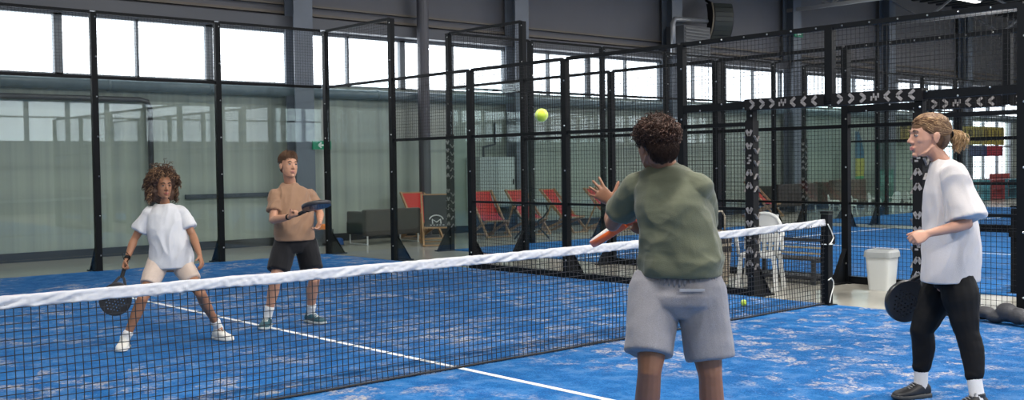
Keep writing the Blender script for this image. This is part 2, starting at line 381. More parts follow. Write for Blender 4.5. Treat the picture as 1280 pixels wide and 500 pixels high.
def fence(name, label, p0, dirv, posts, spans, side, pads=()):
    """p0: origin, dirv: unit direction along the fence; posts: (s, height); spans: (s0, s1, glass height, mesh from, mesh to)"""
    rz = math.atan2(dirv[1], dirv[0])
    e = empty(name, p0, rz); tag(e, label, 'fence')
    cache = {}
    for s_, h in posts:
        if (h,) not in cache:
            me = post_mesh(h, side).mesh('post'); me.materials.append(BLACK); me.materials.append(SCREW); cache[(h,)] = me
        inst(cache[(h,)], 'post', e, (s_, 0, 0))
    for s0, s1, gh, m0, m1 in spans:
        if gh: inst(glass_panel(round(s1-s0-.1, 3), round(gh-.02, 3)), 'glass_panel', e, (s0+.05, 0, .015))
        z = m0
        parts = []
        if m1-m0 > 1.5 and m0 == 0: parts = [(0, 1.96)] + ([(1.96, m1)] if m1 > 2 else [])
        else: parts = [(m0, m1)]
        for a, b_ in parts: inst(wire_mesh('m', round(s1-s0-.09, 3), round(b_-a, 3)), 'wire_mesh', e, (s0+.045, 0, a))
        rails = [(z, .045) for z in (m1, m0 if m0 > 0 else 1.96)]
        if m0 == 0: rails += [(1.0, .03), (.045, .09)]
        for z, th in rails: MB().box(((s0+s1)/2, 0, z), (s1-s0-.09, min(th, .06), th)).build('rail', BLACK, e)
    return e
def chevrons(b, x0, x1, zc, h, y, sgn, horizontal=True, n=5, flip=1):
    """white arrow print of raised strips on face y, along X (or along Z)"""
    for i in range(n):
        t = (i+.5)/n; c_ = x0+(x1-x0)*t; d = (x1-x0)/n*.38; f_ = 1 if t < .45 else -1
        f_ *= flip
        if abs(t-.5) < .5/n:
            for k in range(4):
                if horizontal: b.box((c_-d+2*d*(k+.5)/4, y, zc+(.12 if k % 2 else -.12)*h), (d*.35, .004, h*.4))
                else: b.box((zc+(.12 if k % 2 else -.12)*h, y, c_-d+2*d*(k+.5)/4), (h*.4, .004, d*.35))
            continue
        for s_ in (-1, 1):
            if horizontal: a1 = (c_-f_*d*.6, y, zc+s_*h*.4); a2 = (c_+f_*d*.5, y, zc)
            else: a1 = (zc+s_*h*.4, y, c_-f_*d*.6); a2 = (zc, y, c_+f_*d*.5)
            b.bar(a1, a2, .004, d*.62, (1, 0, 0) if not horizontal else (0, 0, 1))
def pad_post(e, s_, z0, z1, sgn, name='post_pad'):
    b = MB(); b.box((s_, 0, (z0+z1)/2), (.105, .105, z1-z0)); b.k = 1
    for f_ in (1, -1):
        L_ = (z1-z0)
        for q in range(2): chevrons(b, z0+L_*(.04+.5*q), z0+L_*(.46+.5*q), s_, .09, f_*.054, f_, False, 5)
        y = 0
    for f_ in (1, -1):
        for q in range(2):
            for i in range(5):
                zc = z0+L_*(.06+.5*q+.08*i); fl_ = 1 if i < 2 else -1
                for k in (-1, 1): b.bar((s_+f_*.0545, k*.048, zc-fl_*.035), (s_+f_*.0545, 0, zc+fl_*.03), .004, .05, (1, 0, 0))
    return b.build(name, [PAD_BLACK, PAD_WHITE], e)
def side_fence(name, label, X, ytop, side=1):
    """side wall of a court seen from its left; local +X runs towards -Y"""
    o = ytop
    yn = ytop-10
    posts = [(0, H4), (2, H4), (4, H3), (6, H3), (8, H3), (9, HL), (11, HL), (12, H3), (14, H3)]
    spans = [(0, 2, H3, H3, H4), (2, 4, H2, H2, H3), (4, 6, 0, 0, H3), (6, 8, 0, 0, H3), (8, 9, 0, 0, HL), (11, 12, 0, 0, HL), (12, 14, 0, 0, H3)]
    e = fence(name, label, (X, ytop, 0), (0, -1), posts, spans, side)
    # lintel over the access opening, mesh above it
    l = MB(); l.box((10, 0, HL), (4, .07, .085)); l.box((10, 0, H3), (4, .05, .05)); l.box((10, 0, (HL+H3)/2), (.09, .08, H3-HL))
    l.k = 1
    for i in range(12): l.sph((8.3+i*.31, -.04, HL+(.03 if i % 2 else -.03)), .010, 8, 6)
    for i in range(12): l.sph((8.3+i*.31, -.03, H3), .010, 8, 6)
    l.build('lintel', [BLACK, SCREW], e)
    for a in (8, 10): inst(wire_mesh('m', 1.91, round(H3-HL-.04, 3)), 'wire_mesh', e, (a+.045, 0, HL+.04))
    for a, b_ in ((8.95, 9.95), (10.05, 11.05)):
        p = MB(); p.box(((a+b_)/2, 0, HL+.005), (b_-a, .13, .125)); p.k = 1
        for f_ in (1, -1): chevrons(p, a+.04, b_-.04, HL+.005, .115, f_*.067, f_, True, 7)
        p.build('lintel_pad', [PAD_BLACK, PAD_WHITE], e)
    for s_ in (9, 11): pad_post(e, s_, .25, 2.0, 1)
    return e
side_fence('court_fence', 'black mesh and glass side wall of the near court, behind the net post', 5.04, 10, 1)
e2 = side_fence('court_fence', 'black mesh side wall of the second court beyond the bench and white bin', 7.0, 9, -1)
side_fence('court_fence', 'black mesh side wall on the far side of the second court', 17.0, 9, 1)
e3 = side_fence('court_fence', 'black mesh side wall of the third court with a padded corner post', 18.3, 9, -1)
def back_fence(label, y, posts, bays):
    return fence('glass_fence', label, (0, y, 0), (1, 0), [(x, H4) for x in posts], [(a, b_, H3, H3, H4) for a, b_ in bays], 1)
back_fence('tall glass back wall of the near court behind the two far players', 10.0, [-3, -1, 1, 3], [(-4.95, -3), (-3, -1), (-1, 1), (1, 3), (3, 4.98)])
back_fence('tall glass back wall of the second court in front of the red deck chairs', 9.0, [9, 11, 13, 15], [(7.06, 9), (9, 11), (11, 13), (13, 15), (15, 16.94)])
back_fence('tall glass back wall of the third court at the far right', 9.0, [20.3, 22.3, 24.3, 26.3], [(18.36, 20.3), (20.3, 22.3), (22.3, 24.3), (24.3, 26.3), (26.3, 28.2)])
for e_ in (e2, e3): pad_post(e_, 0, .35, 2.1, 1)

# ------------------------------------------------------------------ the net
def make_net(x0, x1, y, label, full=True):
    e = empty('padel_net', ((x0+x1)/2, y, 0)); tag(e, label, 'net'); hw = (x1-x0)/2
    top = lambda x: .855+.065*max(0, x/hw)**2
    random.seed(3)
    if full:
        n = MB(); r = .0042; cs = .046; N = int(2*hw/cs)
        wob = lambda x, z: Vector((x+.012*noise.noise(Vector((x*1.3, z*2, 1))), .035*noise.noise(Vector((x*.7, z*1.5, 5)))*min(1, z*4+.2), z))
        for i in range(N+1):
            x = -hw+2*hw*i/N; t_ = top(x)-.05; zz = [t_*k/6 for k in range(7)]
            p = [wob(x, z) for z in zz]
            for a, b_ in zip(p[:-1], p[1:]): n.bar(a, b_, r, r, (0, 1, 0), False)
        for j in range(1, 19):
            p = [wob(-hw+2*hw*i/100, (top(-hw+2*hw*i/100)-.05)*j/18.5) for i in range(101)]
            for a, b_ in zip(p[:-1], p[1:]): n.bar(a, b_, r, r, (0, 1, 0), False)
        pts = [(-hw+2*hw*i/60, .02*noise.noise(Vector((i*.3, 0, 0))), .028) for i in range(61)]
        n.tube(pts, .009, 6)
        n.build('netting', CORD, e)
    # the white head tape folded over the cable, slightly crumpled
    M_ = 900; vs = []; fs = []; hs = [-.070, -.058, -.046, -.034, -.022, -.010]
    prof = [(-.010, z) for z in hs]+[(-.006, 0), (.006, 0)]+[(.010, z) for z in reversed(hs)]
    for i in range(M_+1):
        x = -hw+2*hw*i/M_
        for k, (py, pz) in enumerate(prof):
            sg = 1 if py > 0 else -1
            w_ = (1-2.6*abs(noise.noise(Vector((x*9+pz*34*sg, pz*9, 7+sg)))))*.008+(1-2.6*abs(noise.noise(Vector((x*15-pz*50, pz*20, 2+sg)))))*.0065
            w_ += .004*noise.noise(Vector((x*40+pz*90*sg, pz*60, 4)))
            w_ *= min(1, (-pz+.012)/.035)
            vs.append((x, py+sg*max(-.006, w_), top(x)+pz*(1+.10*noise.noise(Vector((x*2.3, 0, 8))))+.004*noise.noise(Vector((x*14, k*.4, 3)))+.004*noise.noise(Vector((x*3, 0, 8)))))
    P = len(prof)
    for i in range(M_):
        for k in range(P): fs.append((i*P+k, (i+1)*P+k, (i+1)*P+(k+1) % P, i*P+(k+1) % P))
    t = MB(); t.add(vs, fs); t.build('head_tape', mat('white_net_tape', (.52, .53, .56), .75, noise_amt=.12, noise_scale=30), e, smooth=True)
    for s_ in (1, -1):
        p = MB(); px = s_*(hw-.02); p.box((px, 0, .485), (.09, .09, .97)); p.box((px, 0, .01), (.16, .16, .02)); p.box((px+s_*.02, 0, .70), (.14, .10, .10)); p.box((px, 0, .99), (.10, .10, .025))
        po = p.build('net_post', BLACK, e, bevel=.006)
        w_ = MB(); w_.tube([(px-s_*.06, -.052, .87), (px-s_*.0, -.054, .80), (px+s_*.05, -.053, .72), (px, -.054, .67), (px-s_*.04, -.053, .655)], .006, 6)
        w_.tube([(px-s_*.055, -.052, .28), (px, -.053, .30), (px+s_*.045, -.053, .26), (px+s_*.045, -.053, .20), (px, -.053, .12), (px-s_*.03, -.053, .04)], .006, 6)
        w_.tube([(px+.05*math.cos(a)*1.05, .054*math.sin(a)*1.05-.0, .655) for a in [2*PI*k/12 for k in range(12)]], .006, 6, True)
        w_.build('tie_cord', mat('white_cord', (.75, .75, .70), .7), e)
    return e
make_net(-5, 4.98, 0, 'long black padel net with crumpled white head tape between the players')
make_net(7.2, 16.8, -1, 'padel net of the second court, its end post tied with white cord', True)

# ------------------------------------------------------------------ furniture and small things
# bench beside the court
def bench(x, y0, y1, label):
    e = empty('bench', (x, (y0+y1)/2, 0)); L_ = abs(y1-y0)/2
    MBk = mat('black_bench_steel', (.02, .022, .025), .45); wd = mat('pale_bench_slat', (.45, .38, .25), .6)
    for s_ in (-1, 1):
        b = MB(); b.bar((-.2, s_*L_, 0), (-.2, s_*L_, .44), .05); b.bar((.2, s_*L_, 0), (.2, s_*L_, .80), .05); b.bar((-.2, s_*L_, .42), (.2, s_*L_, .42), .05); b.bar((-.2, s_*L_, .12), (.2, s_*L_, .12), .04)
        b.build('leg_frame', MBk, e)
    MB().box((.2, 0, .77), (.06, 2*L_+.06, .06)).build('top_rail', MBk, e)
    for z in (.52, .63): MB().box((.185, 0, z), (.02, 2*L_, .03)).build('back_slat', wd, e)
    s = MB()
    for k in range(4): s.box((-.19+k*.115, 0, .45), (.09, 2*L_+.04, .03))
    s.build('seat', MBk, e)
    MB().box((0, 0, .12), (.36, 2*L_, .05)).build('lower_shelf', MBk, e)
    e.scale = (.8, 1, .69); tag(e, label, 'bench')
bench(6.66, 1.15, 2.1, 'black bench standing on the pale floor behind the net post')
# monobloc chair
CH = WHITE_PLASTIC
def plastic_chair(loc, rz, label, group=None, m_=CH, name='plastic_chair'):
    e = empty(name, loc, rz)
    b = MB(); b.box((0, 0, .43), (.42, .42, .025)); b.box((0, -.2, .41), (.40, .03, .05)); b.box((0, .2, .41), (.40, .03, .05)); b.build('seat', m_, e, bevel=.01)
    n = 12; vs = []; fs = []; b = MB()
    pts = []
    for i in range(n+1):
        a = PI*i/n; pts.append((-.22*math.cos(a), .21+.05*math.sin(a), .46+.44*min(1, math.sin(a)**.45)))
    b.tube(pts, .022, 8)
    for k in range(-2, 3): b.bar((k*.07, .235, .44), (k*.075, .27, .46+.44*min(1, math.sin(math.acos(min(1, abs(k)*.075/.22)))**.45)), .05, .012, (0, 1, 0))
    b.box((0, .262, .80), (.34, .02, .17)); b.box((0, .24, .60), (.36, .018, .10))
    b.build('backrest', m_, e, smooth=False)
    for s_ in (-1, 1):
        a = MB(); a.tube([(s_*.23, .22, .66), (s_*.26, .05, .66), (s_*.26, -.16, .645), (s_*.24, -.2, .58), (s_*.22, -.21, .43)], [.02, .028, .028, .022, .02], 8); a.build('armrest', m_, e, smooth=True)
        for t_ in (-1, 1):
            l = MB(); l.bar((s_*.19, t_*.18, .43), (s_*.235, t_*.235, 0), .05, .035); l.build('leg', m_, e)
    tag(e, label, 'chair', group); return e
pc = plastic_chair((5.78, 1.42, 0), -1.15, 'white plastic armchair with rounded back behind the padded post')
# beige basket beside the chair
e = empty('ball_basket', (5.72, 2.02, 0))
BEI = mat('beige_plastic', (.48, .41, .31), .5, noise_amt=.12)
b = MB(); b.loft([((0, 0, .02), (.11, 0, 0), (0, .11, 0)), ((0, 0, .62), (.15, 0, 0), (0, .15, 0)), ((0, 0, .66), (.165, 0, 0), (0, .165, 0)), ((0, 0, .68), (.165, 0, 0), (0, .165, 0)), ((0, 0, .68), (.14, 0, 0), (0, .14, 0)), ((0, 0, .5), (.13, 0, 0), (0, .13, 0))], 24, 5); b.build('tub', BEI, e)
b = MB()
for k in range(4):
    a = k*PI/2
    for q in (-1, 0, 1):
        for z in (.46, .57): b.box((.147*math.cos(a)-q*.07*math.sin(a), .147*math.sin(a)+q*.07*math.cos(a), z), (.012, .045, .07), a)
b.build('slot', mat('slot_dark', (.06, .05, .045), .7), e)
b = MB(); b.tube([(-.15, 0, .66), (-.15, 0, .86), (-.1, 0, .92), (.1, 0, .92), (.15, 0, .86), (.15, 0, .66)], .012, 8); b.build('handle', BEI, e, smooth=True)
tag(e, 'beige slotted tub with a carrying handle beside the white armchair', 'basket')
# waste bin
e = empty('waste_bin', (6.65, .32, 0), .1)
WB = mat('bin_white', (.62, .64, .63), .35)
b = MB(); b.loft([((0, 0, .0), (.125, 0, 0), (0, .125, 0)), ((0, 0, .40), (.155, 0, 0), (0, .155, 0))], 24, 6); b.build('bin_body', WB, e)
b = MB(); b.loft([((0, 0, .39), (.172, 0, 0), (0, .172, 0)), ((0, 0, .45), (.168, 0, 0), (0, .168, 0)), ((0, 0, .475), (.15, 0, 0), (0, .155, 0)), ((0, 0, .475), (.12, 0, 0), (0, .11, 0)), ((0, 0, .43), (.11, 0, 0), (0, .10, 0))], 24, 6); b.build('lid_rim', mat('bin_rim_grey', (.36, .38, .38), .4), e)
b = MB(); b.box((0, 0, .442), (.21, .19, .012)); b.build('opening', mat('bin_dark', (.03, .03, .035), .6), e)
tag(e, 'white plastic waste bin with grey open lid beside the mesh fence', 'bin')
# bag bundle at the fence foot
b = MB()
for i in range(7): b.ell((.0+.02*i, -.36+.11*i, .10+.03*math.sin(i*2.1)), ((.09, 0, 0), (.02, .11, 0), (0, 0, .07+.02*math.cos(i*1.7))), 14, 8)
o = b.build('folded_bag', mat('dark_bag', (.035, .036, .042), .6, bump=.5, bump_scale=12), None, smooth=True, loc=(4.76, -2.02, .005)); 
rm = o.modifiers.new('r', 'REMESH'); rm.mode = 'VOXEL'; rm.voxel_size = .015
tag(o, 'dark crumpled bag lying against the foot of the fence, right edge', 'bag')
# tennis balls
BALLM = mat('tennis_felt', (.62, .80, .06), .9, noise_amt=.12, noise_scale=60, bump=.4, bump_scale=300, sheen=.4)
def ball(loc, r, label):
    e = MB().sph((0, 0, 0), r, 28, 18).build('tennis_ball', BALLM, None, smooth=True, loc=loc)
    pts = []
    for i in range(60):
        t = 2*PI*i/60; a = .44; x = math.cos(t)+a*math.cos(3*t)*.5; y = math.sin(t)-a*math.sin(3*t)*.5; z = 1.15*math.sin(2*t)*.8
        pts.append(Vector((x, y, z)).normalized()*r*1.003)
    s = MB().tube(pts, r*.035, 6, True).build('seam', mat('ball_seam', (.75, .78, .6), .7), e)
    tag(e, label, 'ball'); return e
ball((-1.267, -2.277, 1.786), .0335, 'yellow tennis ball in the air left of the green-shirted man')
ball((4.27, .56, .050), .034, 'yellow tennis ball lying on the turf behind the net, near the post')
# sofa by the far wall
SOF = mat('charcoal_sofa_fabric', (.062, .053, .048), .9, noise_amt=.2, noise_scale=40, sheen=.2)
def sofa(loc, rz, L_, m_, label, legs=True):
    e = empty('sofa', loc, rz)
    MB().box((0, .22, .33), (L_, .62, .26)).build('seat_base', m_, e, bevel=.03)
    for k in (-1, 1): MB().box((k*L_/4, .24, .47), (L_/2-.03, .56, .10)).build('seat_cushion', m_, e, bevel=.03)
    MB().box((0, -.10, .44), (L_, .15, .52)).build('backrest', m_, e, bevel=.03)
    for k in (-1, 1): MB().box((k*(L_/2-.07), .21, .43), (.14, .60, .46)).build('armrest', m_, e, bevel=.03)
    wm = mat('white_sled_leg', (.75, .75, .75), .35)
    for s_ in (-1, 1):
        b = MB(); x = s_*(L_/2-.06); b.tube([(x, -.14, .26), (x, -.14, .015), (x, .48, .015), (x, .48, .26)], .016, 8); b.build('sled_leg', wm, e)
    tag(e, label, 'sofa'); return e
sofa((7.27, 11.35, 0), 0, 1.34, SOF, 'charcoal sofa on white sled legs by the pale wall')
# deck chairs
WOODF = mat('deck_chair_wood', (.42, .25, .13), .55, noise_amt=.15, noise_scale=15)
def deck_chair(loc, rz, fm, label, logo=False):
    e = empty('deck_chair', loc, rz)
    for s_ in (-1, 1):
        x = s_*.27
        MB().bar((x, -.50, .02), (x, .42, .98), .035, .05).build('frame_rail', WOODF, e)
        MB().bar((x*.92, .48, .02), (x*.92, -.42, .36), .035, .05).build('seat_rail', WOODF, e)
        MB().bar((x*1.08, .40, .02), (x*1.08, .10, .62), .03, .03).build('prop_leg', WOODF, e)
    b = MB()
    for p in ((-.50, .03), (.42, .97)): b.bar((-.29, p[0], p[1]), (.29, p[0], p[1]), .03)
    b.bar((-.27, .48, .03), (.27, .48, .03), .03); b.bar((-.27, -.42, .36), (.27, -.42, .36), .03); b.build('crossbar', WOODF, e)
    n = 10; vs = []; fs = []
    for i in range(n+1):
        t = i/n; y = -.42+.84*t; z = .37+.61*t-.20*math.sin(PI*t)
        for x, dz in ((-.235, 0), (.235, 0)): vs += [(x, y, z), (x, y+.006, z-.006)]
    for i in range(n):
        a = i*4; fs += [(a, a+2, a+6, a+4), (a+1, a+5, a+7, a+3), (a, a+4, a+5, a+1), (a+2, a+3, a+7, a+6)]
    b = MB(); b.add(vs, fs); s = b.build('fabric_seat', fm, e)
    if logo:
        w_ = mat('print_white', (.7, .7, .7), .7); l = MB()
        # white emblem: an arch, the letter M and two short strokes of lettering
        def P(x, t): return (x, -.42+.84*t-.012, .37+.61*t-.20*math.sin(PI*t)+.012)
        l.tube([P(.13*math.cos(a), .52+.10*math.sin(a)) for a in [PI*k/10 for k in range(11)]], .012, 6)
        l.tube([P(-.08, .36), P(-.08, .52), P(0, .43), P(.08, .52), P(.08, .36)], .012, 6)
        for k in range(5): l.tube([P(-.13+k*.06, .28), P(-.10+k*.06, .28)], .010, 6)
        l.build('printed_emblem', w_, e)
    tag(e, label, 'deck chair', None if logo else 'red deck chairs beyond the fences'); return e
RED = mat('red_canvas', (.55, .035, .03), .8, noise_amt=.1); DKC = mat('black_canvas', (.03, .032, .038), .8)
deck_chair((7.62, 10.25, 0), -.60, DKC, 'wooden deck chair with black canvas and white M emblem', True)
deck_chair((8.47, 11.9, 0), -.2, RED, 'red deck chair standing behind the black one with the emblem')
for q, r_, lb in (((9.75, 11.2, 0), -.25, 'red deck chair right of the round steel column, beside the grey tables'), ((10.8, 11.15, 0), -.1, 'red deck chair below the grey wall cabinet'),
                  ((11.75, 11.0, 0), .2, 'red deck chair left of the slender post, seen side on'), ((12.75, 10.6, 0), .3, 'red deck chair next to the black garden table')):
    deck_chair(q, r_, RED, lb)
# round black tables
def table(loc, label, r=.42):
    e = empty('garden_table', loc); m_ = mat('black_cast_metal', (.018, .02, .022), .4)
    MB().lathe([(0, .70), (r, .70), (r+.01, .715), (r, .73), (0, .73)], n=32).build('table_top', m_, e)
    for k in range(4):
        a = PI/4+k*PI/2; c_, s_ = math.cos(a), math.sin(a)
        MB().tube([(c_*q, s_*q, z) for q, z in ((.30, .70), (.34, .58), (.24, .44), (.12, .36), (.16, .22), (.30, .08), (.36, .0))], .02, 8).build('leg', m_, e, smooth=True)
    MB().lathe([(.10, .34), (.13, .36), (.10, .38)], n=20).build('brace_ring', m_, e)
    tag(e, label, 'table'); return e
table((13.9, 11.3, 0), 'round black metal garden table with curved legs left of the raised hand')
table((15.0, 11.3, 0), 'black metal garden table further right, behind the raised hand')
table((9.9, 10.0, 0), 'round black table in front of the red deck chairs, behind the mesh')
# wall cabinet
e = empty('electrical_cabinet', (10.98, WALL_Y-.55, 0))
CABM = mat('cabinet_grey', (.38, .43, .43), .45)
MB().box((-.05, .25, 1.15), (1.05, .5, 1.15)).build('cabinet_body', CABM, e, bevel=.01)
MB().box((.2, -.01, 1.15), (.5, .02, 1.05)).build('cabinet_door', mat('cabinet_door_grey', (.48, .54, .53), .4), e)
MB().box((.40, -.03, 1.15), (.02, .03, .12)).build('handle', BLACK, e)
MB().tube([(-.3, .2, 1.7), (-.3, .2, 1.95), (.05, .2, 2.02), (.05, .2, 2.5)], .03, 8).build('conduit', DARKSTEEL, e)
for k in (-1, 1): MB().box((k*.4-.05, .25, .29), (.06, .4, .58)).build('leg', DARKSTEEL, e)
tag(e, 'light grey cabinet with a pipe on top standing against the far wall', 'cabinet')
# exit signs
def exit_sign(loc, label, sx=.42):
    e = empty('exit_sign', loc); MB().box((0, 0, 0), (sx, .04, .17)).build('sign_box', mat('exit_green', (.0, .20, .10), .4, emit=(.0, .5, .25, .06)), e)
    b = MB(); b.box((.03, -.022, 0), (.18, .004, .03)); b.bar((-.09, -.022, 0), (-.02, -.022, .05), .004, .03, (0, 0, 1)); b.bar((-.09, -.022, 0), (-.02, -.022, -.05), .004, .03, (0, 0, 1)); b.build('arrow', mat('sign_white', (.8, .9, .85), .5), e)
    tag(e, label, 'sign')
exit_sign((6.3, WALL_Y-.56, 1.98), 'green exit sign with a white arrow on the column behind the tan-shirted man')
exit_sign((22.9, WALL_Y-.6, 5.35), 'green exit sign high on the far column above the fences')
# hanging line-array speaker and ventilation unit
e = empty('wall_speaker', (18.75, 12.0, 4.85), -.35)
arc = [(.10-.16*(1-(2*t_/8-1)**2)-.18*(t_/8), 1.0*t_/8) for t_ in range(9)]
b = MB(); b.loft([((0, y+.02, z), (.33, 0, 0), (0, .17, .02)) for y, z in arc], 16, 12); b.build('speaker_body', mat('speaker_black', (.012, .012, .014), .6), e)
b = MB()
for (y0_, z0_), (y1_, z1_) in zip(arc[:-1], arc[1:]): b.bar((0, y0_-.157, z0_+.008), (0, y1_-.157, z1_-.008), .56, .012, (0, 1, 0))
b.build('grille', mat('speaker_grille', (.045, .05, .042), .5), e)
b = MB(); b.tube([(-.34, y-.16, z) for y, z in arc], .022, 6); b.build('edge_trim', mat('tan_trim', (.30, .25, .18), .5), e)
MB().bar((0, .0, .9), (0, .6, 1.2), .06).build('bracket', BLACK, e)
tag(e, 'curved black loudspeaker hanging high on the wall', 'speaker')
e = empty('ventilation_unit', (17.35, 12.1, 4.35))
MB().box((.25, 0, .42), (1.1, .6, .75)).build('unit_body', mat('vent_dark', (.07, .075, .085), .5), e)
b = MB()
for k in range(8): b.box((.25, -.31, .12+.085*k), (1.0, .02, .03))
b.build('louvre', mat('louvre', (.14, .15, .16), .4), e)
MB().tube([(-.5, -.1, .0), (-.5, -.1, .85), (-.42, -.1, .95), (.9, -.1, 1.0)], .07, 12).build('duct_pipe', mat('vent_pipe', (.33, .34, .36), .3, .3), e, smooth=True)
tag(e, 'grey ventilation unit with bent pipe left of the loudspeaker', 'ventilation unit')
# toys beside the sofa
e = empty('toy_crate', (5.82, 11.9, 0)); TG = mat('dark_crate', (.05, .055, .06), .6)
b = MB(); b.box((0, 0, .03), (.75, .4, .06)); b.box((0, -.19, .18), (.75, .02, .3)); b.box((0, .19, .18), (.75, .02, .3)); b.box((-.37, 0, .18), (.02, .4, .3)); b.box((.37, 0, .18), (.02, .4, .3)); b.build('crate', TG, e)
tag(e, 'dark low crate of toys on the floor left of the sofa', 'crate')
for q, c_, nm, lb in (((-.15, -.02, .34), (.05, .35, .10), 'toy_block', 'green toy lying on top of the crate beside the sofa'), ((.22, 0, .36), (.85, .25, .03), 'toy_block', 'orange toy on the right end of the crate by the sofa'), ((.52, -.1, .16), (.02, .10, .35), 'toy_block', 'blue toy leaning at the right side of the crate')):
    b = MB(); b.loft([((0, 0, -.07), (.13, 0, 0), (0, .08, 0)), ((0, 0, .02), (.12, 0, .02), (0, .07, 0)), ((.03, 0, .07), (.05, 0, 0), (0, .05, 0))], 14, 4)
    o = b.build(nm, mat(nm+str(c_), c_, .4), None, loc=(5.82+q[0], 11.9+q[1], q[2] if q[0] < .4 else .075), bevel=.01); tag(o, lb, 'toy')
# brown sofas and a red chair, far away
BRO = mat('brown_leather', (.075, .04, .03), .5)
sofa((21.7, 11.6, 0), 0, 2.0, mat('dark_sofa', (.04, .03, .03), .6), 'dark brown sofa far behind the second court, left of the feather flag').scale = (1, 1, 1.25)
sofa((24.3, 11.5, 0), 0, 1.9, BRO, 'brown leather sofa far behind the second court below the feather flag').scale = (1, 1, 1.35)
deck_chair((19.9, 11.4, 0), .2, RED, 'red deck chair far away left of the dark brown sofa')
# feather flag
e = empty('feather_flag', (25.9, 12.1, 0)); MB().lathe([(0, 0), (.25, 0), (.25, .03), (0, .04)], n=16).build('base', BLACK, e)
MB().tube([(0, 0, .03), (0, 0, 2.0), (.08, 0, 2.35), (.3, 0, 2.55)], .015, 8).build('pole', DARKSTEEL, e)
b = MB()
vs = []; N = 14
for i in range(N+1):
    z = .45+2.0*i/N; w_ = .55*math.sin(PI*(.12+.80*i/N))**.7
    vs += [(.02, -.006, z), (.02+w_, -.006, z), (.02, .006, z), (.02+w_, .006, z)]
for (a0, a1, k) in ((0, 4, 1), (4, 8, 2), (8, 14, 0)):
    b.k = k
    for i in range(a0, a1):
        n_ = len(b.v); b.add([vs[i*4+j] for j in range(4)]+[vs[i*4+4+j] for j in range(4)], [(0, 1, 5, 4), (2, 6, 7, 3), (1, 3, 7, 5), (0, 4, 6, 2)])
b.build('sail', [mat('flag_blue', (.03, .12, .22), .7), mat('flag_green', (.05, .30, .12), .7), mat('flag_yellow', (.45, .40, .06), .7)], e)
tag(e, 'blue, yellow and green feather flag standing by the far wall', 'flag')
b = MB(); b.box((0, 0, .62), (.9, .08, 1.2)); b.k = 1; b.box((0, -.043, .9), (.7, .006, .3))
o = b.build('advertising_board', [mat('teal_board', (.02, .14, .12), .6), mat('teal_board_light', (.10, .28, .24), .6)], None, loc=(27.6, 12.0, 0)); tag(o, 'dark teal board standing by the wall, seen left of the woman', 'board')
# far white chairs
spots = [(20.9, 9.75, .5), (21.9, 9.9, -.6), (22.9, 9.7, .3), (24.1, 9.8, 2.8), (25.3, 9.9, 1.0)]
lbs = ['white plastic chair far behind the second court, directly above the net post', 'white plastic chair far away left of the tall black fence post', 'white plastic chair far away just right of the tall black fence post', 'white plastic chair far away halfway between the tall fence post and the woman', 'white plastic chair far away just left of the woman in white']
p0 = None
for (x, y, r_), lb in zip(spots, lbs):
    if p0 is None: p0 = plastic_chair((x, y, 0), r_, lb, 'far white chairs'); o = p0
    else: o = copy_tree(p0); o.location = (x, y, 0); o.rotation_euler.z = r_; o['label'] = lb
    o['group'] = 'far white chairs'; o.scale = (.66, .66, .66)
# banners by the bright windows
def banner(x0, x1, z0, z1, y, cols_, label, name='wall_banner', letters=None):
    e = empty(name, ((x0+x1)/2, y, z0)); n = len(cols_); w_ = (x1-x0)/n
    for i, c_ in enumerate(cols_):
        MB().box((-(x1-x0)/2+w_*(i+.5), 0, (z1-z0)/2), (w_, .03, z1-z0)).build('banner_cloth', mat('cloth'+str(c_), c_, .7), e)
    if letters:
        b = MB(); x = -(x1-x0)/2+.15; h = (z1-z0)*.62
        for ch in letters:
            zc = (z1-z0)/2
            if ch in 'TIPULE': b.box((x+.05, -.02, zc), (.09, .01, h))
            if ch == 'T': b.box((x+.05, -.02, zc+h*.42), (.36, .01, h*.16))
            if ch == 'P': b.box((x+.14, -.02, zc+h*.42), (.22, .01, h*.16)); b.box((x+.14, -.02, zc), (.22, .01, h*.14)); b.box((x+.25, -.02, zc+h*.2), (.08, .01, h*.5))
            if ch == 'U': b.box((x+.28, -.02, zc), (.09, .01, h)); b.box((x+.16, -.02, zc-h*.42), (.26, .01, h*.16))
            x += .30 if ch == 'I' else .50
        b.build('lettering', mat('banner_dark_print', (.07, .05, .01), .7), e)
    tag(e, label, 'banner'); return e
banner(28.95, 30.8, 2.15, 2.8, WALL_Y-.6, [(.26, .21, .05)], 'yellow banner on the far wall hidden partly by the woman\'s head', letters='TIPU')
banner(32.6, 36.5, 2.05, 2.72, WALL_Y-.75, [(.34, .28, .05)], 'yellow banner with dark lettering in front of the tall windows', letters='TIPUUIIII')
banner(33.6, 36.3, 1.62, 2.0, WALL_Y-.8, [(.02, .035, .13), (.32, .02, .04)], 'blue and red banner strip below the yellow banner')
banner(35.2, 36.9, .0, .95, 12.0, [(.35, .05, .04)], 'low red banner standing far right behind the fence', name='low_banner')
for k, (x, c_) in enumerate(((33.4, (.08, .3, .35)), (34.6, (.30, .05, .05)), (35.9, (.06, .2, .25)), (37.4, (.35, .4, .4)))):
    e = empty('shop_shelf', (x, 11.6, 0)); m_ = mat('shelf%d' % k, c_, .6)
    for s_ in (-.5, .5): MB().box((s_, 0, .375), (.04, .4, .75)).build('side_panel', m_, e)
    for z in (.05, .4, .73): MB().box((0, 0, z), (1.0, .4, .04)).build('shelf', m_, e)
    tag(e, '%s shelf unit standing far right in front of the tall windows' % ['teal', 'dark red', 'petrol blue', 'pale grey'][k], 'shelf')

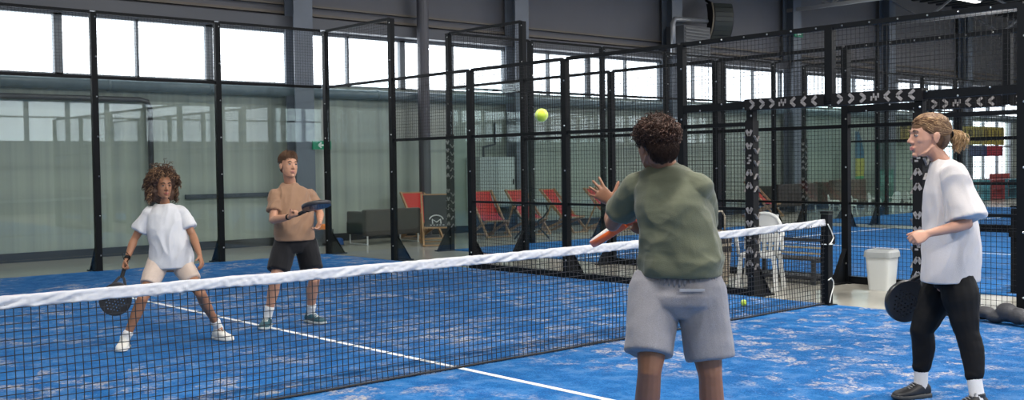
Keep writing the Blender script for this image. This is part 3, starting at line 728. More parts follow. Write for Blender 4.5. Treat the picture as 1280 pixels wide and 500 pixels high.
# ------------------------------------------------------------------ padel rackets
def racket(name, face_m, edge_m, grip_m, loc, axis, normal, label, trim_m=None, holder=None):
    """axis: from the butt to the tip; normal: of the face; loc: the butt end"""
    Y = Vector(axis).normalized(); Z = Vector(normal); Z = (Z-Y*Z.dot(Y)).normalized(); X = Y.cross(Z)
    e = empty(name, loc); e.matrix_world = Matrix.Translation(Vector(loc)) @ Matrix((X, Y, Z)).transposed().to_4x4()
    L_ = .455; cy = .325; n = 44; outline = []
    for i in range(n):
        a = 2*PI*i/n; x = .127*math.sin(a); y = .130*math.cos(a)
        if y < 0: y *= 1.12; x *= 1-.10*(abs(y)/.13)**2
        outline.append((x, cy+y))
    bm = bmesh.new(); th = .019
    def loop(pts):
        vs = [bm.verts.new((x, y, -th)) for x, y in pts]; return [bm.edges.new((vs[i], vs[(i+1) % len(vs)])) for i in range(len(vs))]
    es = loop(outline)
    for gy in range(-3, 4):
        for gx in range(-3, 4):
            x = gx*.026+(.013 if gy % 2 else 0); y = cy+.012+gy*.024
            if (x/.092)**2+((y-cy-.01)/.088)**2 < 1: es += loop([(x+.0055*math.cos(2*PI*k/8), y+.0055*math.sin(2*PI*k/8)) for k in range(8)])
    r = bmesh.ops.triangle_fill(bm, use_beauty=True, use_dissolve=False, edges=es)
    fs = [g for g in r['geom'] if isinstance(g, bmesh.types.BMFace)]
    ex = bmesh.ops.extrude_face_region(bm, geom=fs)
    bmesh.ops.translate(bm, vec=(0, 0, 2*th), verts=[v for v in ex['geom'] if isinstance(v, bmesh.types.BMVert)])
    bmesh.ops.recalc_face_normals(bm, faces=bm.faces[:])
    me = bpy.data.meshes.new('racket_face'); bm.to_mesh(me); bm.free()
    o = bpy.data.objects.new('racket_face', me); C.objects.link(o); o.parent = e; me.materials.append(face_m)
    rim = MB(); ring = [(x*1.015, cy+(y-cy)*1.015, 0) for x, y in outline]
    vs = []; N = len(ring)
    for (x, y, _) in ring:
        for dx, z in ((-.006, -.0195), (.003, -.0165), (.0045, 0), (.003, .0165), (-.006, .0195)):
            d = Vector((x, y-cy, 0)).normalized(); vs.append((x+d.x*dx, y+d.y*dx, z))
    rim.add(vs, [(i*5+k, i*5+k+1, ((i+1) % N)*5+k+1, ((i+1) % N)*5+k) for i in range(N) for k in range(4)])
    rim.build('rim', edge_m, e, smooth=True)
    b = MB()
    for s_ in (-1, 1): b.bar((s_*.062, .215, 0), (s_*.014, .125, 0), .022, .034, (0, 0, 1))
    b.box((0, .185, 0), (.07, .014, .030)); b.build('bridge', edge_m, e, bevel=.004)
    b = MB(); b.tube([(0, .0, 0), (0, .012, 0), (0, .014, 0), (0, .135, 0)], [.019, .019, .0155, .0165], 12)
    for k in range(10): b.tube([(0, .02+k*.011, 0), (0, .023+k*.011, 0)], .0175, 12)
    b.build('grip', grip_m, e, smooth=False)
    MB().tube([(0, -.002, 0), (.03, -.035, .01), (.05, -.07, .0), (.02, -.09, -.01), (-.02, -.06, -.005), (-.006, -.002, 0)], .003, 6).build('wrist_strap', BLACK, e, smooth=True)
    tag(e, label, 'racket', 'padel rackets held by the players'); return e
RB = mat('racket_black', (.012, .012, .015), .35, coat=.3); RG = mat('racket_graphite', (.03, .03, .034), .4)
RO = mat('racket_orange', (.80, .13, .02), .35, coat=.3); RW = mat('racket_white', (.80, .78, .76), .35, coat=.3)
PEOPLE = {
 'girl': dict(root=[-1.07, 2.67, 0.0],
  J={'head': (-0.027, 0.065, 1.391), 'neck': (-0.005, 0.091, 1.229), 'shR': (-0.128, 0.144, 1.156), 'shL': (0.12, 0.031, 1.156), 'elR': (-0.241, 0.194, 0.937), 'wrR': (-0.338, 0.138, 0.766), 'elL': (0.174, -0.065, 0.96), 'wrL': (0.158, -0.232, 0.787), 'hdR': (-0.368, 0.121, 0.687), 'hdL': (0.149, -0.309, 0.689), 'hipR': (-0.066, 0.097, 0.735), 'hipL': (0.099, 0.058, 0.733), 'knR': (-0.278, -0.036, 0.438), 'knL': (0.153, -0.242, 0.463), 'anR': (-0.398, 0.067, 0.084), 'anL': (0.393, -0.068, 0.127), 'toR': (-0.512, -0.101, 0.024), 'toL': (0.422, -0.205, 0.031)},
  shirt=[((-0.01, 0.096, 1.229), 0.07, 0.06), ((-0.006, 0.091, 1.201), 0.11, 0.08), ((-0.008, 0.09, 1.145), 0.15, 0.1), ((-0.001, 0.079, 1.026), 0.165, 0.13), ((0.015, 0.058, 0.886), 0.165, 0.135), ((0.026, 0.057, 0.766), 0.185, 0.14), ((0.018, 0.06, 0.682), 0.19, 0.14)]),
 'man': dict(root=[0.22, 2.94, 0.0],
  J={'head': (0.013, -0.038, 1.551), 'neck': (0.05, 0.002, 1.38), 'shR': (-0.108, 0.003, 1.269), 'shL': (0.248, -0.018, 1.258), 'elR': (-0.198, -0.088, 1.044), 'wrR': (-0.173, -0.375, 1.082), 'elL': (0.34, -0.053, 1.09), 'wrL': (0.211, -0.263, 1.016), 'hdR': (-0.123, -0.524, 1.128), 'hdL': (0.154, -0.296, 0.943), 'hipR': (-0.034, -0.029, 0.804), 'hipL': (0.162, -0.069, 0.802), 'knR': (-0.199, -0.112, 0.46), 'knL': (0.163, -0.219, 0.453), 'anR': (-0.219, 0.023, 0.09), 'anL': (0.221, -0.033, 0.088), 'toR': (-0.328, -0.112, 0.009), 'toL': (0.237, -0.169, 0.022)},
  shirt=[((0.05, 0.002, 1.38), 0.075, 0.065), ((0.055, -0.003, 1.349), 0.12, 0.085), ((0.052, -0.005, 1.279), 0.17, 0.115), ((0.055, -0.026, 1.148), 0.19, 0.135), ((0.05, -0.042, 0.993), 0.185, 0.145), ((0.057, -0.055, 0.838), 0.195, 0.145)]),
 'green': dict(root=[-1.17, -3.07, 0.0],
  J={'head': (-0.08, 0.051, 1.619), 'neck': (-0.022, 0.049, 1.524), 'shR': (0.024, -0.103, 1.428), 'shL': (-0.084, 0.166, 1.429), 'elL': (-0.042, 0.361, 1.246), 'wrL': (0.083, 0.481, 1.339), 'elR': (0.199, 0.0, 1.223), 'wrR': (0.112, 0.263, 1.203), 'hdR': (0.073, 0.325, 1.241), 'hdL': (0.032, 0.557, 1.428), 'hipR': (0.017, -0.104, 0.961), 'hipL': (-0.088, 0.042, 0.966), 'knR': (0.008, -0.18, 0.579), 'knL': (-0.226, -0.026, 0.612), 'anR': (0.113, -0.134, 0.091), 'anL': (-0.119, 0.138, 0.104), 'toR': (0.327, -0.007, 0.005), 'toL': (0.013, 0.324, 0.011)},
  shirt=[((-0.02, 0.046, 1.52), 0.075, 0.07), ((-0.021, 0.046, 1.494), 0.115, 0.085), ((-0.022, 0.031, 1.432), 0.155, 0.115), ((-0.021, 0.0, 1.348), 0.165, 0.14), ((-0.016, -0.023, 1.239), 0.16, 0.14), ((-0.019, -0.038, 1.13), 0.168, 0.14), ((-0.022, -0.04, 1.028), 0.185, 0.15)]),
 'woman': dict(root=[1.41, -3.08, 0.0],
  J={'head': (-0.01, 0.126, 1.676), 'neck': (0.052, 0.063, 1.515), 'shR': (0.267, 0.139, 1.452), 'shL': (-0.092, -0.079, 1.442), 'elL': (-0.119, -0.176, 1.146), 'wrL': (-0.344, -0.046, 1.095), 'elR': (0.364, 0.171, 1.112), 'wrR': (0.297, 0.246, 0.85), 'hdR': (0.249, 0.271, 0.768), 'hdL': (-0.442, 0.013, 1.055), 'hipR': (0.168, 0.09, 0.792), 'hipL': (0.0, -0.054, 0.816), 'knR': (0.035, 0.192, 0.454), 'knL': (-0.025, -0.127, 0.485), 'anR': (0.057, 0.21, 0.08), 'anL': (-0.066, -0.215, 0.088), 'toR': (-0.156, 0.301, 0.006), 'toL': (-0.245, -0.114, 0.004)},
  shirt=[((0.053, 0.064, 1.52), 0.075, 0.07), ((0.059, 0.057, 1.495), 0.12, 0.085), ((0.073, 0.043, 1.45), 0.17, 0.11), ((0.07, 0.026, 1.33), 0.19, 0.15), ((0.071, 0.016, 1.131), 0.19, 0.165), ((0.065, 0.013, 0.931), 0.2, 0.178), ((0.056, 0.014, 0.777), 0.205, 0.185)]),
}

# ------------------------------------------------------------------ people
V = Vector
def limb(b, pts, rad, n=14, sub=4, flat=None):
    """closed tapered limb through pts with round ends; flat: (vector, factor) squashes the section along that vector"""
    pts = [V(p) for p in pts]; P = []; Rr = []
    for i in range(len(pts)-1):
        p0 = pts[max(i-1, 0)]; p1 = pts[i]; p2 = pts[i+1]; p3 = pts[min(i+2, len(pts)-1)]
        for k in range(sub):
            t = k/sub
            cr = .5*((2*p1)+(p2-p0)*t+(2*p0-5*p1+4*p2-p3)*t*t+(3*p1-p0-3*p2+p3)*t**3)
            P.append(p1.lerp(p2, t)*.5+cr*.5); s_ = t*t*(3-2*t); Rr.append(rad[i]*(1-s_)+rad[i+1]*s_)
    P.append(pts[-1]); Rr.append(rad[-1])
    d0 = (P[1]-P[0]).normalized(); d1 = (P[-1]-P[-2]).normalized()
    A = [P[0]-d0*Rr[0]*q for q in (.97, .8, .45)]; RA = [Rr[0]*q for q in (.22, .6, .89)]
    B = [P[-1]+d1*Rr[-1]*q for q in (.45, .8, .97)]; RB_ = [Rr[-1]*q for q in (.89, .6, .22)]
    b.tube(A+P+B, RA+Rr+RB_, n); return b
def solid(b, name, mats, parent, voxel=.006, it=4, disp=None, smooth_f=.6):
    me = b.mesh('tmp'); o = bpy.data.objects.new('tmp', me); C.objects.link(o)
    r = o.modifiers.new('r', 'REMESH'); r.mode = 'VOXEL'; r.voxel_size = voxel; r.use_smooth_shade = True
    if it: s = o.modifiers.new('s', 'SMOOTH'); s.factor = smooth_f; s.iterations = it
    dg = bpy.context.evaluated_depsgraph_get(); dg.update()
    me2 = bpy.data.meshes.new_from_object(o.evaluated_get(dg)); me2.name = name
    bpy.data.objects.remove(o); bpy.data.meshes.remove(me)
    if disp:
        ns = [v.normal.copy() for v in me2.vertices]
        for v, n in zip(me2.vertices, ns):
            v.co += n*disp(v.co, n)
    me2.materials.clear()
    for q in (mats if isinstance(mats, (list, tuple)) else [mats]): me2.materials.append(q)
    me2.polygons.foreach_set('use_smooth', [True]*len(me2.polygons)); me2.update()
    o = bpy.data.objects.new(name, me2); C.objects.link(o)
    if parent: o.parent = parent
    return o
def folds(d, amp, fa=3.5, fc=17, seed=0, zfun=None):
    d = V(d).normalized(); q = d.orthogonal().normalized(); w_ = d.cross(q)
    def f(p, n):
        s_ = V((p.dot(d)*fa+seed, p.dot(q)*fc*.55, p.dot(w_)*fc*.55))
        wob = noise.noise(p*5+V((seed, 0, 0)))*.8
        a = noise.noise(s_+V((0, wob, wob))); b_ = noise.noise(s_*2.1+V((9, wob, 3)))
        v = (1-2.4*abs(a))*.75+(1-2.4*abs(b_))*.25
        return amp*v*(zfun(p) if zfun else 1)
    return f
def skin(name, col):
    M = mat(name, col, .48, 0, .4, noise_amt=.10, noise_scale=25, bump=.06, bump_scale=180)
    b = M.node_tree.nodes['Principled BSDF']; b.inputs['Subsurface Weight'].default_value = .0
    return M
def cloth(name, col, noise_amt=.06, bump=.25):
    return mat(name, col, .85, 0, .2, noise_amt=noise_amt, noise_scale=160, bump=bump, bump_scale=260, sheen=.15)
def hand(b, wr, hd, N, W, curl, spread, s_=1.0, thumb=(.65, .7, .2), tcurl=.3):
    wr = V(wr); D = (V(hd)-wr).normalized(); N = V(N); N = (N-D*N.dot(D)).normalized()
    Wc = D.cross(N); W = Wc if Wc.dot(V(W)) > 0 else -Wc
    b.loft([(wr-D*.02*s_, W*.022*s_, N*.017*s_), (wr+D*.01*s_, W*.025*s_, N*.017*s_), (wr+D*.045*s_, W*.038*s_, N*.017*s_), (wr+D*.078*s_, W*.041*s_, N*.014*s_), (wr+D*.094*s_, W*.036*s_, N*.010*s_)], 16, 2.6)
    b.ell(wr+D*.035*s_+W*.022*s_+N*.008*s_, (D*.035*s_, W*.018*s_, N*.016*s_))
    for k, (fl, fr) in enumerate(((.070, .0088), (.078, .009), (.072, .0086), (.056, .0076))):
        base = wr+D*(.084-.0035*max(0, k-1)**1.5)*s_+W*(.030-.0200*k)*s_
        a = spread*(1.3-k); d = (D*math.cos(a)+W*math.sin(a)); p = [base-d*.01*s_, base]; c_ = 0
        for j, (fr_, cu) in enumerate(zip((.45, .30, .25), curl)):
            c_ += cu*(1+.08*k); dd = d*math.cos(c_)+N*math.sin(c_); p.append(p[-1]+dd*fl*fr_*s_)
        limb(b, p, [fr*s_, fr*s_, fr*.97*s_, fr*.9*s_, fr*.76*s_], 10, 3)
    t0 = wr+D*.022*s_+W*.026*s_; td = (D*thumb[0]+W*thumb[1]+N*thumb[2]).normalized()
    t1 = t0+td*.036*s_; td2 = (td*math.cos(tcurl)+(N*.7+D*.7).normalized()*math.sin(tcurl)).normalized(); t2 = t1+td2*.030*s_; t3 = t2+td2*.020*s_
    limb(b, [t0, t1, t2, t3], [.0125*s_, .0108*s_, .0098*s_, .0078*s_], 10, 3)
def head(b, c, F_, U_, s_, neck, nr=.052, jaw=1.0):
    F_ = V(F_).normalized(); U_ = V(U_); U_ = (U_-F_*U_.dot(F_)).normalized(); S = F_.cross(U_)
    P = lambda f, l, u: V(c)+(F_*f+S*l+U_*u)*s_
    b.ell(P(-.012, 0, .035), (S*.076*s_, F_*.096*s_, U_*.083*s_), 24, 16)
    b.loft([(P(.030, 0, .06), S*.058*s_, F_*.055*s_), (P(.030, 0, .02), S*.064*s_, F_*.062*s_), (P(.030, 0, -.02), S*.065*s_, F_*.061*s_), (P(.028, 0, -.06), S*.057*jaw*s_, F_*.057*s_), (P(.034, 0, -.09), S*.043*jaw*s_, F_*.047*s_), (P(.042, 0, -.108), S*.026*jaw*s_, F_*.031*s_)], 20, 2.2)
    b.ell(P(.070, 0, -.102), (S*.020*s_, F_*.018*s_, U_*.015*s_))                  # chin
    limb(b, [P(.082, -.036, .026), P(.089, 0, .024), P(.082, .036, .026)], [.009*s_, .010*s_, .009*s_])   # brow
    limb(b, [P(.088, 0, .014), P(.098, 0, -.010), P(.108, 0, -.030)], [.007*s_, .0085*s_, .0115*s_])      # nose
    for k in (-1, 1):
        b.ell(P(.096, k*.011, -.036), (S*.008*s_, F_*.011*s_, U_*.007*s_))
        b.ell(P(.060, k*.036, -.020), (S*.022*s_, F_*.022*s_, U_*.024*s_))          # cheek
        b.ell(P(-.008, k*.079, -.008), ((S*.007+F_*.002)*s_, F_*.018*s_, U_*.031*s_))  # ear
        b.ell(P(-.016, k*.084, .004), (S*.006*s_, F_*.012*s_, U_*.020*s_))
        limb(b, [P(-.01, k*.062, -.045), P(.03, k*.052, -.085), P(.055, k*.028, -.104)], [.005*s_, .005*s_, .006*s_])
    b.ell(P(.084, 0, -.062), (S*.024*s_, F_*.012*s_, U_*.007*s_)); b.ell(P(.085, 0, -.074), (S*.020*s_, F_*.012*s_, U_*.007*s_))
    limb(b, [V(neck)-V((0, 0, .05)), V(neck), P(-.014, 0, -.055), P(-.02, 0, -.01)], [nr*1.25, nr*1.05, nr, nr])
    return P, S, F_, U_
def face(P, S, F_, U_, s_, parent, brow_m, lip_m, iris_m):
    wm = mat('eye_white', (.42, .38, .35), .3)
    for k in (-1, 1):
        o = MB().ell(P(.0825, k*.031, .004), (S*.0120*s_, F_*.0105*s_, U_*.0058*s_)).build('eye', wm, parent, smooth=True)
        q = MB().ell(P(.0915, k*.031, .004), (S*.0058*s_, F_*.003*s_, U_*.0062*s_)).build('iris', iris_m, o, smooth=True)
        limb(MB(), [(0, 0, 0), (0, 0, 1)], [1, 1])
        b = MB(); limb(b, [P(.094, k*.014, .026), P(.096, k*.03, .032), P(.082, k*.048, .027)], [.0035*s_, .0045*s_, .0025*s_], 8); b.build('eyebrow', brow_m, parent, smooth=True)
        b = MB(); limb(b, [P(.0885, k*.019, .006), P(.0935, k*.031, .0115), P(.085, k*.043, .007)], [.0012*s_, .0018*s_, .0012*s_], 6); b.build('eyelash', brow_m, parent, smooth=True)
    b = MB(); limb(b, [P(.088, -.022, -.066), P(.0955, -.008, -.061), P(.0965, 0, -.063), P(.0955, .008, -.061), P(.088, .022, -.066)], [.002*s_, .0042*s_, .0042*s_, .0042*s_, .002*s_], 8)
    limb(b, [P(.088, -.020, -.068), P(.0965, 0, -.073), P(.088, .020, -.068)], [.002*s_, .0055*s_, .002*s_], 8); b.build('lips', lip_m, parent, smooth=True)
def rings_torso(spec, S, F_, inset, k=1.0):
    return [(V(c), S*max(.03, a-inset), F_*max(.03, d-inset)) for c, a, d in spec]
def tube_cloth(b, pts, r0, r1, thick=.012, depth=.35):
    """open-ended garment tube: outer surface to the hem, then back up inside"""
    pts = [V(p) for p in pts]; a, z = pts[0], pts[-1]; P = []; R_ = []
    for i, p in enumerate(pts): P.append(p); R_.append(r0+(r1-r0)*i/(len(pts)-1))
    d = (pts[-1]-pts[-2]).normalized()
    P2 = [z+d*.003, z-d*.001, z-d*.05]; R2 = [r1-.004, r1-thick, r1-thick-.004]
    d0 = (pts[1]-pts[0]).normalized()
    b.tube([P[0]-d0*r0*.8, P[0]-d0*r0*.5]+P+P2, [r0*.45, r0*.85]+R_+R2, 20)
def shoe(parent, an, toe, up_m, sole_m, L_=.28, w_=.048, lace_m=None, tilt=0):
    an = V(an); d = V(toe)-an; d.z = 0; d.normalize(); z0 = .016; s_ = V((-d.y, d.x, 0)); h = V((an.x, an.y, z0))-d*.062
    Z = V((0, 0, 1)); R_ = lambda t, w1, hh, zc: (h+d*t*L_+Z*zc, s_*w1, Z*hh)
    b = MB(); b.loft([R_(.0, w_*.45, .022, .042), R_(.03, w_*.72, .034, .048), R_(.16, w_*.85, .047, .058), R_(.32, w_*.88, .046, .056), R_(.45, w_*.92, .036, .046), R_(.65, w_*1.05, .027, .038), R_(.84, w_*.98, .021, .033), R_(.95, w_*.7, .016, .030), R_(1.0, w_*.35, .010, .028)], 20, 2.6)
    b.tube([h+d*.055+Z*.05, h+d*.058+Z*.112], [.042, .040], 16)
    o = solid(b, 'shoe', up_m, parent, .006, 3)
    b = MB(); b.loft([R_(-.01, w_*.5, .013, .014), R_(.03, w_*.86, .014, .014), R_(.3, w_*.90, .014, .014), R_(.5, w_*.93, .014, .014), R_(.7, w_*1.12, .014, .014), R_(.9, w_*.92, .014, .016), R_(1.01, w_*.4, .011, .020)], 24, 5); b.build('sole', sole_m, o, smooth=True)
    b = MB()
    for k in range(5):
        c_ = h+d*L_*(.36+.06*k)+Z*(.101-.0088*k); b.tube([c_-s_*.024, c_+Z*.006, c_+s_*.024], .0032, 6)
    c_ = h+d*L_*.35+Z*.106; b.tube([c_, c_+s_*.03+Z*.008, c_+s_*.012-Z*.004, c_, c_-s_*.03+Z*.008, c_-s_*.012-Z*.004, c_], .003, 6); b.build('laces', lace_m or sole_m, o, smooth=True)
    return o
def sock(parent, an, kn, h, m_, r=.042):
    an = V(an); d = (V(kn)-an).normalized(); b = MB(); limb(b, [an-d*.02, an+d*h*.5, an+d*h], [r, r, r*1.08], 16)
    for k in (.86, .93, 1.0): b.tube([an+d*h*k, an+d*(h*k+.006)], r*1.12, 16)
    b.build('sock', m_, parent, smooth=True)
def strands(b, gen, n, seed, r=.0022, sides=4):
    random.seed(seed)
    for i in range(n):
        p = gen(i)
        if p and len(p) > 2: b.tube(p, [r*(1-.55*k/(len(p)-1)) for k in range(len(p))], sides)
def curl_path(p0, d0, length, hr, turns, grav, N=16):
    d = V(d0).normalized(); p = V(p0); q = d.orthogonal().normalized(); ph = random.random()*6.28; out = []
    for k in range(N):
        t = k/(N-1); d = (d+V((0, 0, -grav))*(1/N)*2).normalized(); p = p+d*length/N
        x = (q-d*q.dot(d)).normalized(); y = d.cross(x); a = ph+turns*2*PI*t
        out.append(p+(x*math.cos(a)+y*math.sin(a))*hr*min(1, t*4))
    return out
def body_limbs(b, J, k=1.0, leg=1.0, arm=1.0):
    for s_ in 'RL':
        sh, el, wr = V(J['sh'+s_]), V(J['el'+s_]), V(J['wr'+s_])
        limb(b, [V(J['neck']).lerp(sh, .45)-V((0, 0, .03)), sh], [.05*k, .052*k*arm])
        limb(b, [sh, sh.lerp(el, .35), sh.lerp(el, .75), el], [.052*k*arm, .047*k*arm, .041*k*arm, .037*k*arm])
        limb(b, [el, el.lerp(wr, .25), el.lerp(wr, .6), wr], [.037*k*arm, .042*k*arm, .034*k*arm, .0235*k])
        hp, kn, an, to = V(J['hip'+s_]), V(J['kn'+s_]), V(J['an'+s_]), V(J['to'+s_])
        limb(b, [hp, hp.lerp(kn, .35), hp.lerp(kn, .75), kn], [.088*k*leg, .084*k*leg, .065*k*leg, .054*k*leg])
        fd = (to-an); fd.z = 0; fd.normalize(); calf = kn.lerp(an, .28)-fd*.014
        limb(b, [kn, calf, kn.lerp(an, .62)-fd*.006, an], [.053*k*leg, .057*k*leg, .043*k*leg, .034*k])
        kc = kn+fd*.018*k; b.ell(kc, (V((.036*k*leg, 0, 0)), V((0, .036*k*leg, 0)), V((0, 0, .045*k*leg))))
        limb(b, [an, V((an.x, an.y, .05))+fd*.06, V((an.x, an.y, .045))+fd*.14], [.034, .028, .024])
    h = (V(J['hipR'])+V(J['hipL']))/2
    return h
def person(name, P_, label):
    e = empty(name, P_['root']); tag(e, label, 'person'); return e
def hemfade(z, w_=.12): return lambda p: min(1, max(.15, (p.z-z)/w_+.15))
def norm_h(v): v = V(v); v.z = 0; return v.normalized()
SK_G = skin('skin_brown', (.33, .155, .085)); SK_M = skin('skin_fair', (.52, .27, .17)); SK_GR = skin('skin_olive', (.235, .108, .062)); SK_W = skin('skin_light', (.46, .245, .17))
LIPD = mat('lip_dark', (.32, .09, .07), .35); LIPP = mat('lip_pink', (.50, .20, .16), .4)
HB = mat('brow_dark', (.03, .018, .012), .8); IR = mat('iris_dark', (.02, .012, .01), .15)
WSHOE = mat('white_shoe', (.72, .71, .66), .6, bump=.2, bump_scale=90); WSOLE = mat('white_sole', (.78, .78, .74), .5)
SCR = V((rt.x, rt.y, 0)).normalized(); AWAY = V((fw.x, fw.y, 0)).normalized(); UPV = V((0, 0, 1))

# ---- curly-haired player ------------------------------------------------
G = PEOPLE['girl']; J = G['J']; e = person('person', G, 'person with curly hair in a white t-shirt and beige shorts, holding a black racket')
body = MB(); hF = (-AWAY*.80+SCR*.60+UPV*.02)
P, S, F_, U_ = head(body, J['head'], hF, UPV, .93, J['neck'], .043)
lat = norm_h(V(J['shL'])-V(J['shR'])); fr = norm_h(lat.cross(UPV)); fr = fr if fr.dot(-AWAY) > 0 else -fr
hc = body_limbs(body, J, .86, 1.0)
body.loft(rings_torso(G['shirt'], lat, fr, .028)+[(hc-UPV*.02, lat*.155, fr*.10), (hc-UPV*.09, lat*.13, fr*.08)], 24, 2.3)
hand(body, J['wrR'], J['hdR'], fr*.2-lat*.1+SCR*.9, fr, (1.25, 1.45, .8), .04, .9, (.5, .35, .8), .7)
hand(body, J['wrL'], J['hdL'], -SCR*.8-fr*.2, fr, (.35, .4, .3), .06, .9)
solid(body, 'body', SK_G, e, .0055, 3)
face(P, S, F_, U_, .93, e, HB, LIPD, IR)
sb = MB(); sr = [(V(c), lat*a, fr*d) for c, a, d in G['shirt']]
c9, a9, d9 = sr[-1]; sr2 = sr+[(c9-UPV*.004, a9*.96, d9*.96), (c9-UPV*.001, a9*.90, d9*.88), (c9+UPV*.05, a9*.86, d9*.84)]
sb.loft(sr2, 28, 2.3)
for s_ in 'RL':
    sh, el = V(J['sh'+s_]), V(J['el'+s_]); limb(sb, [V(J['neck']).lerp(sh, .35)-UPV*.035, sh-UPV*.004], [.052, .058])
    tube_cloth(sb, [sh, sh.lerp(el, .35), sh.lerp(el, .66)], .050, .068)
solid(sb, 'tshirt', cloth('white_cotton', (.63, .63, .65)), e, .007, 4, folds((.15, 0, 1), .015, 2.6, 13, 2, hemfade(c9.z)))
st = MB()
for s_ in 'RL':
    hp, kn = V(J['hip'+s_]), V(J['kn'+s_]); tube_cloth(st, [hp, hp.lerp(kn, .35), hp.lerp(kn, .62)], .098, .079, .008)
st.loft([(hc+UPV*.09, lat*.145, fr*.105), (hc, lat*.175, fr*.12), (hc-UPV*.07, lat*.13, fr*.10)], 24, 2.3)
solid(st, 'bike_shorts', cloth('beige_jersey', (.62, .50, .42)), e, .007, 4, folds((1, 0, .2), .003, 8, 20, 5))
for s_ in 'RL': sock(e, J['an'+s_], J['kn'+s_], .07, cloth('white_sock', (.75, .75, .74)), .038); shoe(e, J['an'+s_], J['to'+s_], WSHOE, WSOLE, .25, .046)
wr = V(J['wrR']); el = V(J['elR']); d = (wr-el).normalized(); MB().tube([wr-d*.035, wr-d*.01], .0265, 14).build('wristband', BLACK, e, smooth=True)
HG = mat('hair_curly_brown', (.060, .030, .018), .6, spec=.35, noise_amt=.5, noise_scale=22); HG2 = mat('hair_curly_tips', (.27, .155, .080), .6, spec=.35, noise_amt=.35, noise_scale=22)
hb = MB(); hb.ell(P(-.045, 0, .050), (S*.120, F_*.100, U_*.098), 20, 14); hb.ell(P(-.055, 0, -.05), (S*.138, F_*.075, U_*.105), 20, 14)
hair = solid(hb, 'hair', HG, e, .008, 2, lambda p, n: .014*noise.noise(p*28)+.008*noise.noise(p*60))
def gg(i):
    a = random.uniform(-PI, PI); z = random.uniform(-.35, 1); f = math.cos(a); l = math.sin(a); rr = math.sqrt(max(0, 1-z*z))
    if f*rr > .35 and z < .62: return None
    p0 = P(-.03+.085*f*rr, .085*l*rr, .035+.08*z); dd = F_*(f*rr*.6-.15)+S*l*rr*1.15+U_*(z*.75+.05)
    return curl_path(p0, dd, random.uniform(.11, .165)*(1.15 if z < .3 else 1), random.uniform(.009, .015), random.uniform(2, 3.5), 2.6 if z < .5 else 1.6, 20)
b = MB(); strands(b, gg, 1100, 5, .0034); b.build('curls', HG, hair, smooth=True)
b = MB(); strands(b, gg, 520, 11, .0030); b.build('curl_tips', HG2, hair, smooth=True)
racket('padel_racket', RB, RG, mat('grip_black', (.02, .02, .02), .7), V(G['root'])+V(J['hdR'])-(V((-1.515, 2.80, 0.43))-V(G['root'])-V(J['hdR'])).normalized()*.06, V((-1.515, 2.80, 0.43))-V(G['root'])-V(J['hdR']), -AWAY+SCR*.25, 'black racket hanging head down in the hand of the curly-haired player')

# ---- man in the tan shirt ------------------------------------------------
G = PEOPLE['man']; J = G['J']; e = person('person', G, 'person in a tan t-shirt and black shorts holding a racket before the chest')
body = MB(); hF = (-AWAY*.78+SCR*.60+UPV*.16)
P, S, F_, U_ = head(body, J['head'], hF, UPV+AWAY*.1, 1.02, J['neck'], .054, 1.08)
lat = norm_h(V(J['shL'])-V(J['shR'])); fr = norm_h(lat.cross(UPV)); fr = fr if fr.dot(-AWAY) > 0 else -fr
hc = body_limbs(body, J, .98)
body.loft(rings_torso(G['shirt'], lat, fr, .028)+[(hc-UPV*.02, lat*.15, fr*.10), (hc-UPV*.09, lat*.12, fr*.08)], 24, 2.3)
hand(body, J['wrR'], J['hdR'], UPV*.3-AWAY*.2+SCR*.3, -SCR*.2-AWAY*.4+UPV*.8, (1.25, 1.45, .8), .04, 1.0, (.6, .3, .8), .7)
hand(body, J['wrL'], J['hdL'], UPV*.8-SCR*.4, -AWAY, (.5, .6, .4), .08, 1.0)
solid(body, 'body', SK_M, e, .006, 3)
face(P, S, F_, U_, 1.02, e, mat('brow_brown', (.08, .045, .025), .8), LIPP, IR)
sb = MB(); sr = [(V(c), lat*a, fr*d) for c, a, d in G['shirt']]
c9, a9, d9 = sr[-1]; sr2 = sr+[(c9-UPV*.004, a9*.96, d9*.96), (c9-UPV*.001, a9*.90, d9*.88), (c9+UPV*.05, a9*.86, d9*.84)]
sb.loft(sr2, 28, 2.4)
for s_ in 'RL':
    sh, el = V(J['sh'+s_]), V(J['el'+s_]); limb(sb, [V(J['neck']).lerp(sh, .35)-UPV*.035, sh-UPV*.004], [.06, .068])
    tube_cloth(sb, [sh, sh.lerp(el, .35), sh.lerp(el, .62)], .061, .070)
solid(sb, 'tshirt', cloth('tan_cotton', (.31, .185, .115)), e, .0075, 4, folds((.5, .2, 1), .017, 2.6, 13, 12, hemfade(c9.z)))
st = MB()
for s_ in 'RL':
    hp, kn = V(J['hip'+s_]), V(J['kn'+s_]); k2 = hp.lerp(kn, .72); tube_cloth(st, [hp, hp.lerp(kn, .4), k2], .112, .108, .012)
st.loft([(hc+UPV*.10, lat*.165, fr*.12), (hc, lat*.19, fr*.135), (hc-UPV*.08, lat*.15, fr*.12)], 24, 2.3)
solid(st, 'shorts', cloth('black_shorts_cloth', (.010, .010, .012)), e, .008, 4, folds((.1, 0, 1), .007, 3, 16, 3))
for s_ in 'RL': sock(e, J['an'+s_], J['kn'+s_], .12, cloth('white_sock', (.75, .75, .74)), .041); shoe(e, J['an'+s_], J['to'+s_], mat('teal_shoe', (.015, .075, .10), .6), mat('shoe_sole_pale', (.45, .50, .50), .5), .29, .050, WSOLE)
wr = V(J['wrR']); el = V(J['elR']); d = (wr-el).normalized(); b = MB(); b.tube([wr-d*.045, wr-d*.018], .0275, 14).build('wristband', BLACK, e, smooth=True)
HM = mat('hair_brown', (.10, .050, .025), .55, spec=.4, noise_amt=.4, noise_scale=25)
